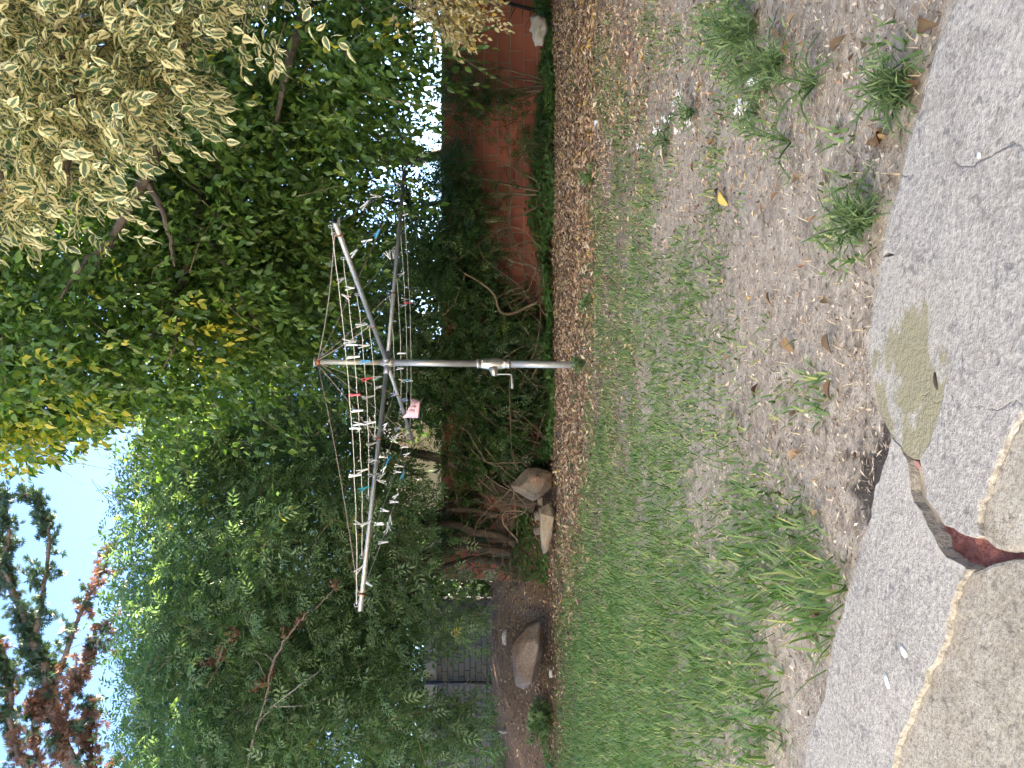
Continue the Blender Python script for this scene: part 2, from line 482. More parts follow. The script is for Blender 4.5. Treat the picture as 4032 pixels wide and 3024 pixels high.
crackB2 = [(3905, 2218), (3952, 2206), (4032, 2190), (4300, 2158), (5200, 2118)]

piece('slab', edgeA + bound + crackA + ridge + [(6500, 900), (7500, -2500)], ZT + .003, .07, M_conc, label='large grey concrete slab with rough speckled top', seed=3, bev=.003)
piece('slab', [(3471, 1015), *edgeD, *[(x + 34, y - 26 if k_ > 6 else y + 4) for k_, (x, y) in enumerate(bound[::-1])]], ZT + .0022, .06, M_olive, label='smooth olive stained cement patch with rounded edge', rough=.0015, seed=4, bev=.0012)
piece('slab', [(3858, 2116), *crackA2, (7000, 1900), (6500, 930)] + [(x + 4, y + 2) for x, y in ridge[::-1]], ZT - .003, .06, M_screed, label='brown smooth worn screed beside the crack', seed=5)
piece('slab', edgeB + lineBC[::-1] + crackB[::-1], ZT + .004, .07, M_concB, label='grey concrete kerb slab running along the grass', seed=6)
piece('slab', [(3812, 2252), *crackB2, (9000, 2600), (7000, 6000), (3300, 3830)] + [(x + 4, y + 3) for x, y in lineBC[::-1]][:-1], ZT - .004, .06, M_screed, label='brown smooth screed slab with pale worn patches', seed=7)
piece('bedding', [(3500, 1700), (3600, 1800), (3700, 1880), (3690, 2060), (3560, 2040), (3520, 1800)], ZT - .010, .03, M_tan, seed=8, bev=.001)
hole = [(3585, 1960), (3740, 1990), (3960, 2080), (4400, 2100), (4400, 2250), (3960, 2300), (3760, 2300), (3600, 2130)]
hp = np.array([G(x, y, ZT - .02)[:2] for x, y in hole]); lo_, hi_ = hp.min(0), hp.max(0)
ux = np.arange(lo_[0], hi_[0], .0022); uy = np.arange(lo_[1], hi_[1], .0022)
HX, HY = np.meshgrid(ux, uy)
HZ = np.array([[mnoise.fractal(Vector((a_ * 55, b_ * 55, 3.1)), .8, 2.1, 4) for a_ in ux] for b_ in uy])
HZ = np.round(HZ * 4) / 4 * .55 + HZ * .45
HZ = ZT - .016 + .006 * HZ
i, j = np.meshgrid(np.arange(len(uy) - 1), np.arange(len(ux) - 1), indexing='ij'); q = i * len(ux) + j
link('underlay', new_mesh('underlay', np.stack([HX, HY, HZ.clip(ZT - .03, ZT - .006)], -1).reshape(-1, 3), [np.stack([q, q + 1, q + 1 + len(ux), q + len(ux)], -1).reshape(-1, 4)], False), M_redscreed, paving, label='dark red painted underlay showing in the broken hole')
piece('red_chip', [(3575, 1806), (3612, 1815), (3630, 1840), (3618, 1850), (3590, 1825)], ZT - .004, .02, simple('pink_plaster', (.46, .28, .25), .9, 0, 40, (.36, .2, .18)), seed=14, bev=.002, rough=.0015)

def ridge_strip(name, pix, z, r, mat, seed):
    p = np.array([np.append(G(x, y, z)[:2], z) for x, y in pix]); p = resample(p, 60)
    rr = np.random.default_rng(seed)
    p[:, :2] += rr.normal(0, .0016, (60, 2))
    me = tubes(name, [(p, r * (1 + .35 * rr.normal(0, 1, 60)).clip(.4, 1.8))], 6)
    zz = np.array([v.co.z for v in me.vertices]); zz = z + (zz - z) * .3
    for v, q in zip(me.vertices, zz): v.co.z = q
    link(name, me, mat, paving)
ridge_strip('mortar_ridge', lineBC[1:], ZT - .0015, .0026, M_white_mortar, 1)
ridge_strip('mortar_ridge', ridge[:5], ZT - .0012, .0026, M_white_mortar, 2)

# ------------------------------------------------------------------ grass, straw, litter (uncountable)
def field(x, y, patches):
    v = np.zeros(np.shape(x))
    for cx, cy, rx, ry, a in patches:
        v = np.maximum(v, a * np.exp(-(((x - cx) / rx) ** 2 + ((y - cy) / ry) ** 2) ** 1.5 * .9))
    return v

PAVE_EDGE = edgeA + edgeD + edgeB
pe = np.array([(y, x) for x, y in PAVE_EDGE]); pe = pe[np.argsort(pe[:, 0])]
def on_paving(x, y): return x > np.interp(y, pe[:, 0], pe[:, 1]) - 4

def ground_pts(N, d0, d1, wide=1.12):
    D = np.sqrt(rng.uniform(0, 1, N) * (d1 ** 2 - d0 ** 2) + d0 ** 2)
    X = rng.uniform(-1, 1, N) * D * .5 * wide
    Z = ground_z(X, D)
    x, y = proj(np.stack([X, D, Z], -1))
    ok = ~on_paving(x, y)
    return X[ok], D[ok], Z[ok], x[ok], y[ok]

GREEN = [(2600, 2500, 380, 620, 1), (2500, 3000, 330, 500, 1), (2640, 1680, 330, 420, .78), (2520, 1300, 220, 420, .74), (2330, 2600, 110, 700, .85),
         (2420, 1900, 140, 420, .8), (2900, 2100, 260, 330, .75), (3130, 2180, 130, 160, .9), (3220, 2340, 110, 160, 1), (3260, 2500, 70, 160, .8),
         (2900, 120, 150, 190, .62), (3380, 800, 130, 130, .75), (2540, 700, 170, 330, .46), (3520, 230, 130, 190, .7), (3290, 560, 90, 80, .5),
         (2960, 1350, 200, 130, .5), (3080, 1560, 170, 130, .55), (3230, 1560, 60, 110, .7), (3350, 950, 120, 120, .7), (2480, 330, 90, 120, .35), (2950, 420, 190, 120, .45),
         (3000, 2800, 150, 300, .5), (2800, 900, 200, 200, .3), (2260, 200, 30, 250, .3), (2390, 1000, 90, 330, .62), (2480, 480, 110, 260, .52), (2700, 1080, 150, 200, .62), (2370, 300, 60, 280, .42), (2620, 150, 110, 170, .42), (2760, 620, 120, 160, .4)]
BLADE_V = [(-.5, 0, 0), (.5, 0, 0), (-.42, .45, .05), (.42, .45, .05), (-.28, .8, .20), (.28, .8, .20), (0, 1.05, .38)]
BLADE_F = [(0, 1, 3, 2), (2, 3, 5, 4), (4, 5, 6)]

SHORT_V = [(-.5, 0, 0), (.5, 0, 0), (-.38, .55, .08), (.38, .55, .08), (0, 1.05, .34)]
SHORT_F = [(0, 1, 3, 2), (2, 3, 4)]
def blades(name, sel, length, width, lean, mat, label, cat, rnd, tv=BLADE_V, tf=BLADE_F):
    X, D, Z = sel
    n = len(X)
    az = rng.uniform(0, 2 * np.pi, n); ln = rng.gamma(3, lean / 3, n).clip(.05, 1.35)
    along = np.stack([np.cos(az) * np.sin(ln), np.sin(az) * np.sin(ln), np.cos(ln)], -1)
    down = np.stack([np.cos(az) * np.cos(ln), np.sin(az) * np.cos(ln), -np.sin(ln)], -1)
    R = frames(along, down)
    Sz = np.stack([width, length, length], -1)
    T = np.stack([X, D, Z - .004], -1)
    me = scatter_mesh(name, tv, tf, R, T, Sz, None, {'rnd': rnd})
    return link(name, me, mat, kind='stuff', label=label, cat=cat)

X, D, Z, x, y = ground_pts(420000, .95, 10.3)
g = field(x, y, GREEN) + .28 * vnoise(X, D, 5.5, 21) * sstep(0, .3, field(x, y, GREEN)) + .12 * vnoise(X, D, 17, 22)
g = np.where(field(x, y, GREEN) < .06, 0, g)
keep = rng.uniform(0, 1, len(X)) < (g - .14).clip(0, 1) * np.minimum(1, 2.7 / D) * 1.45
X, D, Z, x, y, g = [a[keep] for a in (X, D, Z, x, y, g)]
lush = sstep(1500, 2600, y) * .8 + .35
n = len(X)
L = rng.uniform(.020, .046, n) * (.70 + .75 * lush) * np.where(D < 2.2, .95, 1.0)
L = np.where((y > 2050) & (x > 2950), L * 1.35, L)
W = rng.uniform(.0036, .0066, n) * np.where(D > 4, 1.35, 1.0)
blades('lawn_grass', (X, D, Z), L, W, .75, M_grass, 'patchy green lawn grass around the clothesline', 'grass', rng.uniform(0, 1, n) ** 1.3)

X, D, Z, x, y = ground_pts(540000, .95, 10.0)
lawn = np.maximum(.9 * field(x, y, GREEN), .62 * (x > 2330))
keep = rng.uniform(0, 1, len(X)) < (lawn * .8 + .15 * vnoise(X, D, 6, 31)).clip(0.05, 1) * np.minimum(1, 3.2 / D) * (.62 + .40 * (x < 2750)) * (x > 2300)
X, D, Z = X[keep], D[keep], Z[keep]; n = len(X)
blades('dry_grass', (X, D, Z), rng.uniform(.008, .030, n) * np.where(D > 4, 1.35, 1), rng.uniform(.0011, .0027, n) * np.where(D > 4, 1.9, 1), 1.15, M_straw, 'pale dry straw and cut blades scattered over the lawn', 'dry grass', rng.uniform(0, 1, n), SHORT_V, SHORT_F)

# leaf litter
LIT_V = [(0, 0, 0), (-.24, .35, .10), (.24, .35, .12), (-.16, .72, .13), (.16, .72, .10), (0, 1, .02), (0, .35, .0), (0, .72, .01)]
LEAF_F = [(0, 2, 6), (0, 6, 1), (6, 2, 4, 7), (1, 6, 7, 3), (7, 4, 5), (3, 7, 5)]
LEAF_E = np.array([.3, 1, 1, 1, 1, .9, 0, 0])
def litter(name, sel, size, rnd, mat, label, cat, tilt=.35):
    X, D, Z = sel; n = len(X)
    az = rng.uniform(0, 2 * np.pi, n)
    along = np.stack([np.cos(az), np.sin(az), rng.normal(0, tilt, n)], -1)
    nor = np.stack([rng.normal(0, tilt, n), rng.normal(0, tilt, n), np.where(rng.uniform(0, 1, n) < .5, 1, -1)], -1)
    R = frames(along, nor)
    Sz = np.stack([size * rng.uniform(.7, 1.3, n), size, size * rng.uniform(.4, 1.6, n)], -1)
    me = scatter_mesh(name, np.array([(0, 0, 0), (-.26, .45, .14), (.24, .5, .16), (0, 1, .05), (0, .48, -.02)]), [(0, 2, 4), (0, 4, 1), (4, 2, 3), (1, 4, 3)], R, np.stack([X, D, Z + rng.uniform(.002, .012, n) + np.where((D > 9.4) & (X < -1), .016, 0)], -1), Sz, {'edge': np.array([.3, 1, 1, .9, 0])}, {'rnd': rnd}, False)
    return link(name, me, mat, kind='stuff', label=label, cat=cat)

LIT = [(2250, 600, 110, 900, 1), (2240, 1400, 75, 700, 1), (2240, 2050, 55, 400, .7), (2480, 250, 330, 420, .85), (2800, 420, 300, 380, .55), (2640, 800, 200, 300, .4),
       (2110, 2280, 90, 260, 1), (2090, 2500, 120, 420, .9), (2150, 2900, 80, 300, .6), (2440, 1500, 120, 400, .25), (3100, 300, 240, 260, .35), (3530, 480, 70, 90, .5)]
X, D, Z, x, y = ground_pts(225000, 1.2, 12.0)
f = field(x, y, LIT)
keep = rng.uniform(0, 1, len(X)) < (f + .3 * vnoise(X, D, 4, 41) * f).clip(.03, 1) * np.minimum(1, 4 / D) * .74
X, D, Z = X[keep], D[keep], Z[keep]; n = len(X)
litter('leaf_litter', (X, D, Z), rng.uniform(.014, .036, n) * np.where(D > 5, 1.7, np.where(D < 3.2, .62, .95)), rng.uniform(0, 1, n), M_litter, 'brown dry leaf litter spread along the wall foot and bank', 'leaf litter')

# shredded mulch and thatch fragments
X, D, Z, x, y = ground_pts(260000, .95, 5.5)
bare = (1 - .65 * field(x, y, GREEN)).clip(.15, 1)
keep = rng.uniform(0, 1, len(X)) < bare * np.minimum(1, (1.9 / D) ** 1.5) * (.62 + .45 * vnoise(X, D, 4.5, 45)).clip(.08, 1) * .85
X, D, Z = X[keep], D[keep], Z[keep]; n = len(X)
az = rng.normal(0, .9, n) + .3
al = np.stack([np.cos(az), np.sin(az), rng.normal(0, .22, n)], -1); no = np.stack([rng.normal(0, .3, n), rng.normal(0, .3, n), np.ones(n)], -1)
Sz = np.stack([rng.uniform(.0018, .0052, n), rng.uniform(.004, .017, n), rng.uniform(.004, .017, n)], -1)
link('mulch', scatter_mesh('mulch', [(0, 0, 0), (-.5, .5, .05), (.5, .45, .08), (0, 1, 0)], [(0, 2, 3), (0, 3, 1)], frames(al, no), np.stack([X, D, Z + rng.uniform(.001, .007, n)], -1), Sz, None, {'rnd': rng.uniform(0, 1, n) ** 1.2}, False), M_mulch, kind='stuff', label='shredded brown and pale mulch fragments covering the bare soil', cat='mulch')
# grit and shell specks
PEB_V = [(-.5, -.4, 0), (.5, -.5, 0), (.4, .5, 0), (-.4, .45, 0), (0, 0, .5)]
PEB_F = [(0, 1, 4), (1, 2, 4), (2, 3, 4), (3, 0, 4)]
X, D, Z, x, y = ground_pts(60000, .95, 10)
keep = rng.uniform(0, 1, len(X)) < (.05 + .22 * (vnoise(X, D, 3, 51) > .2) + .2 * ((x < 2300) & (y > 1700))) * np.minimum(1, 2.5 / D)
X, D, Z = X[keep], D[keep], Z[keep]; n = len(X)
az = rng.uniform(0, 6.28, n)
R = frames(np.stack([np.cos(az), np.sin(az), 0 * az], -1), np.tile([0, 0, 1.], (n, 1)))
link('grit', scatter_mesh('grit', PEB_V, PEB_F, R, np.stack([X, D, Z + .001], -1), rng.gamma(2, .0028, n).clip(.002, .02), smooth=False), M_pebble, kind='stuff', label='pale shell grit and pebbles speckling the soil', cat='grit')

# ------------------------------------------------------------------ foliage machinery
LEAF_V = [(0, 0, 0), (-.25, .34, .07), (.25, .34, .07), (-.20, .66, .05), (.20, .66, .05), (0, 1.08, -.14), (0, .34, -.01), (0, .68, -.03)]
DIA_V = np.array([(0, 0, 0), (-.2, .45, .05), (.2, .45, .05), (0, 1, -.08), (0, .5, -.02)])
D2_V = np.array([(0, 0, 0), (-.24, .5, .06), (.24, .5, .06), (0, 1.02, -.07)]); D2_F = [(0, 2, 3), (0, 3, 1)]; D2_E = np.array([.2, 1, 1, .6])
DIA_F = [(0, 2, 4), (0, 4, 1), (4, 2, 3), (1, 4, 3)]
DIA_E = np.array([.3, 1, 1, .9, 0])
# finer leaf for the nearest tree: 5 stations along the blade
_st = [(.0, .0), (.15, .17), (.36, .28), (.62, .265), (.85, .14), (1.06, 0)]
FINE_V = []; FINE_E = []
for t, w in _st:
    zc = -.20 * t * t + .02
    FINE_V += [(-w, t, zc + w * .38), (0, t, zc), (w, t, zc + w * .38)]
    FINE_E += [1, 0, 1]
FINE_V = np.array(FINE_V); FINE_E = np.array(FINE_E, float); FINE_E[:3] = .25; FINE_E[-3:] = 1
FINE_F = []
for k in range(5):
    a = 3 * k; b = a + 3
    FINE_F += [(a, a + 1, b + 1, b), (a + 1, a + 2, b + 2, b + 1)]
FINE_F = [f if k not in (0, 1, 8, 9) else f for k, f in enumerate(FINE_F)]

def blob_points(blobs, n, excl=(), shell=2.0, seed=0):
    r = np.random.default_rng(seed)
    w = np.array([b[3] * b[4] * b[5] * (b[2] ** 2) for b in blobs]) ** .9
    out = []; cen = []
    while len(out) < n:
        b = blobs[r.choice(len(blobs), p=w / w.sum())]
        d = nrm(r.normal(0, 1, 3)); q = r.uniform(0, 1) ** (1 / shell) / 1.0
        # ellipsoid in world space
        c = P(b[0], b[1], b[2]); s = b[2] / F
        p = c + d * q * np.array([b[4] * s, b[5], b[3] * s])
        if p[1] < .8: continue
        x, y = proj(p)
        if any(inpoly(x, y, e) for e in excl): continue
        out.append(p); cen.append(c)
    return np.array(out), np.array(cen)

def sprays(org, dirs, length, k, size, spread=.8, droop=.5, sag=.25, jit=.3, up=.8):
    """leaves along twigs; returns T, along, normal, size"""
    N = len(org)
    t = np.tile(np.linspace(.12, 1, k), (N, 1)) + rng.normal(0, .04, (N, k))
    length = np.broadcast_to(length, (N,))
    d = nrm(dirs)
    pos = org[:, None] + d[:, None] * (t * length[:, None])[..., None]
    pos[..., 2] -= sag * (t ** 2) * length[:, None]
    side = nrm(np.cross(d, np.array([0, 0, 1.]) + rng.normal(0, .35, (N, 3))))
    sg = np.where(np.arange(k) % 2 == 0, 1., -1.)[None, :, None]
    al = d[:, None] * (.35 + .5 * t[..., None]) + side[:, None] * sg * spread * (1.15 - .7 * t[..., None]) + rng.normal(0, jit, (N, k, 3))
    al[..., 2] -= droop * rng.uniform(.4, 1.4, (N, k))
    no = np.array([0, 0, up]) + rng.normal(0, .5, (N, k, 3)) - np.array([0, .25, 0])
    sz = size * rng.uniform(.6, 1.2, (N, k))
    return pos.reshape(-1, 3), al.reshape(-1, 3), no.reshape(-1, 3), sz.reshape(-1), np.repeat(np.arange(N), k)

def twig_paths(org, dirs, length, sag, sub=5, r0=.004):
    out = []
    for o, d, l in zip(org, nrm(dirs), np.broadcast_to(length, (len(org),))):
        t = np.linspace(-.5, 1, sub)[:, None]
        p = o + d * t * l; p[:, 2] -= sag * (np.maximum(t, 0)[:, 0] ** 2) * l
        out.append((p, np.linspace(r0, r0 * .4, sub)))
    return out

def split_visible(T, sz, n, cell=22, facing=None):
    """indices of the leaves that show largest (nearest in each picture cell)"""
    x, y = proj(T); D = T[:, 1]
    ok = (D > .5) & (x > 5) & (x < 4025) & (y > 5) & (y < 3018)
    idx = np.where(ok)[0]
    key = (x[idx] // cell).astype(int) * 1000 + (y[idx] // cell).astype(int)
    o = np.lexsort((D[idx], key)); idx = idx[o]; key = key[o]
    first = np.concatenate([[True], key[1:] != key[:-1]])
    idx = idx[first]
    score = sz[idx] / D[idx] * (1 if facing is None else facing[idx])
    return idx[np.argsort(-score)[:n]]

def front(T, cell=13, keep=2):
    """leaves that lie near the outside of the crown as seen from the yard"""
    x, y = proj(T); key = (x // cell).astype(int) * 100000 + (y // cell).astype(int)
    o = np.lexsort((T[:, 1], key)); k = key[o]
    st = np.concatenate([[True], k[1:] != k[:-1]]); rank = np.arange(len(k)) - np.maximum.accumulate(np.where(st, np.arange(len(k)), 0))
    m = np.zeros(len(T), bool); m[o[rank < keep]] = True
    return m & (x > -80) & (x < 4100) & (y > -80) & (y < 3100)

def crown(tree, T, al, no, sz, rnd, tv, tf, te, mat, nleaf=300, low=None, cell=13, name='crown', stuff=True, leafname='leaf', noise_leaf=None):
    R = frames(al, no)
    pick = np.zeros(len(T), bool)
    if nleaf:
        facing = .25 + np.abs(R[:, 1, 2])
        pick[split_visible(T, sz, nleaf, facing=facing)] = True
        vars_ = []
        for v in range(8):
            me = scatter_mesh('leaf', tv, tf, np.eye(3)[None], np.zeros((1, 3)), np.ones(1), {'edge': te}, {'rnd': np.array([(v + .5) / 8])})
            me.materials.append(mat); vars_.append(me)
        inv = Matrix.Translation(-Vector(tree.location))
        for q in np.where(pick)[0]:
            o = bpy.data.objects.new(leafname, vars_[int(min(.999, rnd[q]) * 8)])
            m = Matrix(((R[q] * sz[q]).tolist())).to_4x4(); m.translation = Vector(T[q].tolist())
            o.matrix_basis = m; o.parent = tree; o.matrix_parent_inverse = inv
            COL.objects.link(o)
    k = ~pick
    if low is not None:
        fr = front(T, cell); k2 = k & ~fr; k = k & fr
        me = scatter_mesh('inner_' + name, low[0], low[1], R[k2], T[k2], sz[k2], {'edge': low[2]}, {'rnd': rnd[k2]})
        link('inner_' + name, me, mat, tree, kind='stuff')
    me = scatter_mesh(name, tv, tf, R[k], T[k], sz[k], {'edge': te}, {'rnd': rnd[k]})
    return link(name, me, mat, tree, kind='stuff' if stuff else None)

def limb(pts_pix, r0, r1, n=24, wob=.03, seed=0):
    p = np.array([P(*q) for q in pts_pix]) if len(pts_pix[0]) == 3 and isinstance(pts_pix, list) else np.asarray(pts_pix)
    p = resample(p, n)
    r = np.random.default_rng(seed)
    w = np.cumsum(r.normal(0, wob * .35, p.shape), 0); w -= np.linspace(0, 1, n)[:, None] * w[-1]
    return p + w * .5, np.linspace(r0, r1, n)

def limb_w(pts, r0, r1, n=24, wob=.03, seed=0):
    p = resample(np.array(pts, float), n)
    r = np.random.default_rng(seed)
    w = np.cumsum(r.normal(0, wob * .35, p.shape), 0); w -= np.linspace(0, 1, n)[:, None] * w[-1]
    return p + w * .5, np.linspace(r0, r1, n)

BLUEGAP = [(-900, 2050), (-300, 1960), (0, 1880), (200, 1830), (330, 1770), (440, 1690), (520, 1640), (575, 1585), (560, 1700), (490, 1830), (455, 2000), (440, 2200), (445, 2500), (460, 3024), (480, 3600), (-900, 3600)]
WHITEGAP = [(1350, 850), (1390, 640), (1470, 440), (1540, 280), (1600, 240), (1740, 240), (1748, 500), (1745, 640), (1660, 720), (1590, 800), (1570, 900), (1450, 990), (1380, 950)]
WALLWIN = [(1940, 140), (1930, 330), (1850, 480), (1870, 640), (2200, 700), (2200, -300), (1960, -300)]

# ------------------------------------------------------------------ ficus tree
ficus = thing('ficus_tree', (4.6, 7.2, 0), 'tall ficus tree with glossy dark green leaves behind the clothesline', 'tree')
FB = [(280, 1290, 6.6, 480, 460, 1.2), (180, 1560, 6.9, 360, 250, .9), (750, 1280, 7.2, 420, 400, 1.2), (1000, 880, 7.4, 420, 460, 1.2), (700, 480, 6.9, 480, 560, 1.3),
      (1180, 330, 6.6, 400, 380, 1.0), (1440, 130, 6.0, 230, 240, .6), (-350, 1050, 7, 480, 850, 1.6), (-350, 200, 7, 480, 800, 1.6), (1080, 1250, 7.8, 280, 320, .8),
      (500, -520, 7, 800, 480, 1.5), (1250, -420, 6.6, 450, 400, 1.1), (-900, 600, 7.5, 500, 1100, 1.8)]
FB += [(1640, 100, 6.1, 120, 90, .3), (1480, 170, 6.2, 110, 110, .35), (120, 1690, 6.8, 260, 150, .7), (400, 1540, 6.9, 200, 150, .6), (1560, 60, 6.0, 150, 150, .5), (1300, 620, 7.4, 140, 200, .6)]
cl, cc = blob_points(FB, 1400, (BLUEGAP, WHITEGAP, WALLWIN), 2.4, 3)
m = 8
org = np.repeat(cl, m, 0) + rng.normal(0, .16, (len(cl) * m, 3))
dr = nrm(np.repeat(cl - cc, m, 0)) * .5 + rng.normal(0, .55, (len(org), 3)); dr[:, 2] -= .25; dr[:, 1] -= .2
T, al, no, sz, tw = sprays(org, dr, rng.uniform(.22, .42, len(org)), 9, .075, .8, .75, .35)
cr = np.repeat(rng.uniform(0, 1, len(cl)), m * 9)
rnd = (.55 * rng.uniform(0, 1, len(T)) + .30 * cr + .15 * (rng.uniform(0, 1, len(T)) > .88)).clip(0, 1)
# deeper, larger leaves fill the inside of the crown
cl3, cc3 = blob_points(FB + [(100, -1300, 7.2, 800, 650, 1.7), (-1100, -500, 7.5, 600, 1100, 1.8), (-500, 1300, 7.2, 420, 420, 1.3)], 1300, (BLUEGAP, WHITEGAP, WALLWIN), 2.8, 33)
cl3[:, 1] += .35
org3 = np.repeat(cl3, 10, 0) + rng.normal(0, .20, (len(cl3) * 10, 3))
T3, al3, no3, sz3, _ = sprays(org3, rng.normal(0, .6, org3.shape), .4, 7, .105, .8, .6, .3)
x3, y3 = proj(T3); k3 = ~(inpoly(x3, y3, WALLWIN) | inpoly(x3, y3, BLUEGAP))
link('inner_foliage', scatter_mesh('inner_foliage', D2_V * np.array([1.2, 1, 1]), D2_F, frames(al3[k3], no3[k3]), T3[k3], sz3[k3], {'edge': D2_E}, {'rnd': rng.uniform(0, .75, k3.sum())}), M_ficus, ficus, kind='stuff')
# young yellow-green growth hangs at the outer, camera-side sprays
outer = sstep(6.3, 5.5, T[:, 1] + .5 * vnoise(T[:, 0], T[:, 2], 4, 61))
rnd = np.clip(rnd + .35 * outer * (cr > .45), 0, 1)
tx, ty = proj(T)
sun_yel = sstep(1500, 1700, ty + 60 * vnoise(T[:, 0], T[:, 2], 5, 62)) * sstep(620, 380, tx)  # sunlight on these leaves put into their colour, beside some yellow foliage
sun_yel = np.maximum(sun_yel, np.exp(-((tx - 850) / 130) ** 2 - ((ty - 1330) / 170) ** 2) * (cr > .5))
rnd = np.clip(rnd + .75 * sun_yel * rng.uniform(.5, 1, len(T)), 0, 1)
rag = 22 * rng.normal(0, 1, (2, len(T)))
okp = ~(inpoly(tx, ty, WALLWIN) | inpoly(tx + rag[0], ty + rag[1], BLUEGAP))
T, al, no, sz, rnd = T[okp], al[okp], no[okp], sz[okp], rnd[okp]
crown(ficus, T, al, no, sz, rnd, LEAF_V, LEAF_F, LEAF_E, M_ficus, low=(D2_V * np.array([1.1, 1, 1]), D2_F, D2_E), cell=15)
fp = [limb_w([(4.6, 7.2, -.1), (4.5, 7.25, 1.2), (4.2, 7.2, 2.2), (3.9, 7.1, 3.0)], .19, .13, 30, .04, 1),
      limb([(1150, -350, 7.1), (826, 300, 7.0), (800, 600, 6.9), (783, 870, 6.8), (700, 1150, 6.8), (560, 1400, 6.7)], .085, .022, 40, .05, 2),
      limb([(1000, -350, 7.0), (760, 150, 6.4), (690, 330, 6.3), (640, 500, 6.2), (572, 720, 6.1), (430, 960, 6.1), (250, 1250, 6.4)], .085, .02, 40, .05, 3),
      limb([(783, 870, 6.8), (900, 1050, 6.9), (1000, 1250, 7.1)], .035, .012, 20, .05, 4),
      limb([(800, 620, 6.9), (930, 700, 6.8), (1040, 800, 6.9)], .03, .010, 20, .05, 5),
      limb([(572, 720, 6.1), (640, 900, 6.0), (690, 1050, 6.1)], .03, .008, 20, .05, 6),
      limb([(700, 1150, 6.8), (690, 1330, 6.6), (640, 1460, 6.6)], .03, .008, 20, .05, 7),
      limb([(250, 1250, 6.4), (230, 1400, 6.3), (150, 1580, 6.5)], .02, .006, 20, .05, 8),
      limb([(430, 960, 6.1), (330, 1040, 5.9), (240, 1180, 5.8)], .03, .008, 20, .05, 9),
      limb([(1250, -300, 6.8), (1180, 120, 6.2), (1120, 330, 6.2), (1060, 560, 6.6)], .06, .012, 30, .05, 10)]
V, f = merge([tube_data(p, r, 10) for p, r in fp])
link('trunk', new_mesh('trunk', V, f), M_bark_f, ficus)
sel = rng.choice(len(org), 900, replace=False)
link('twigs', tubes('twigs', twig_paths(org[sel], dr[sel], .4, .35), 4), M_twig, ficus, kind='stuff')

# ------------------------------------------------------------------ variegated tree (near, overhanging from the right)
vari = thing('variegated_tree', (2.75, 3.1, 0), 'cream and green variegated ficus overhanging beside the clothesline', 'tree')
VB = [(60, 100, 3.2, 330, 330, .45), (250, 330, 3.1, 300, 290, .4), (150, 620, 3.1, 240, 240, .35), (60, 830, 3.2, 200, 170, .3), (420, 120, 3.0, 320, 200, .35), (450, 520, 3.0, 170, 170, .25),
      (700, -20, 2.9, 280, 120, .3), (1050, -20, 2.9, 230, 90, .25), (520, 300, 3.0, 230, 160, .3), (-350, 300, 3.3, 400, 700, .7), (200, -500, 3.2, 700, 420, .8), (-700, -100, 3.5, 450, 700, .8), (900, -400, 3.1, 350, 330, .5)]
VEX = [[(1340, 40), (1000, 60), (880, 180), (740, 400), (640, 560), (540, 700), (400, 790), (290, 860), (150, 970), (0, 1040), (-300, 1200), (-300, 2000), (2000, 2000), (2000, 40)]]
cl, cc = blob_points(VB, 800, VEX, 2.2, 5)
m = 5
org = np.repeat(cl, m, 0) + rng.normal(0, .055, (len(cl) * m, 3))
dr = nrm(np.repeat(cl - cc, m, 0)) * .35 + rng.normal(0, .5, (len(org), 3)) + np.array([-.45, -.25, -.25])
T, al, no, sz, tw = sprays(org, dr, rng.uniform(.10, .20, len(org)), 8, .054, .85, .25, .2, .3)
rnd = rng.uniform(0, 1, len(T))
crown(vari, T, al, no, sz, rnd, FINE_V, FINE_F, FINE_E, M_vari, low=(DIA_V * np.array([1.15, 1, 1]), DIA_F, DIA_E), cell=20)
vp = [limb_w([(2.75, 3.1, -.1), (2.7, 3.15, 1.0), (2.5, 3.15, 1.9), (2.1, 3.2, 2.6), (1.5, 3.2, 2.9)], .10, .03, 30, .03, 1),
      limb_w([(2.5, 3.15, 1.9), (1.9, 3.1, 1.75), (1.5, 3.0, 1.75), (1.2, 3.0, 1.9)], .045, .010, 24, .03, 2),
      limb_w([(2.1, 3.2, 2.6), (1.5, 3.1, 2.4), (1.1, 3.1, 2.3), (.8, 3.1, 2.35)], .04, .008, 24, .03, 3),
      limb_w([(1.5, 3.2, 2.9), (1.0, 3.25, 2.75), (.7, 3.2, 2.6)], .025, .006, 24, .03, 4),
      limb_w([(2.7, 3.15, 1.0), (2.1, 3.0, 1.35), (1.65, 2.95, 1.5)], .04, .01, 24, .03, 5)]
V, f = merge([tube_data(p, r, 10) for p, r in vp])
link('trunk', new_mesh('trunk', V, f), M_bark_f, vari)
sel = rng.choice(len(org), 900, replace=False)
link('twigs', tubes('twigs', twig_paths(org[sel], dr[sel], .16, .2, 4, .0028), 4), M_twig, vari, kind='stuff')

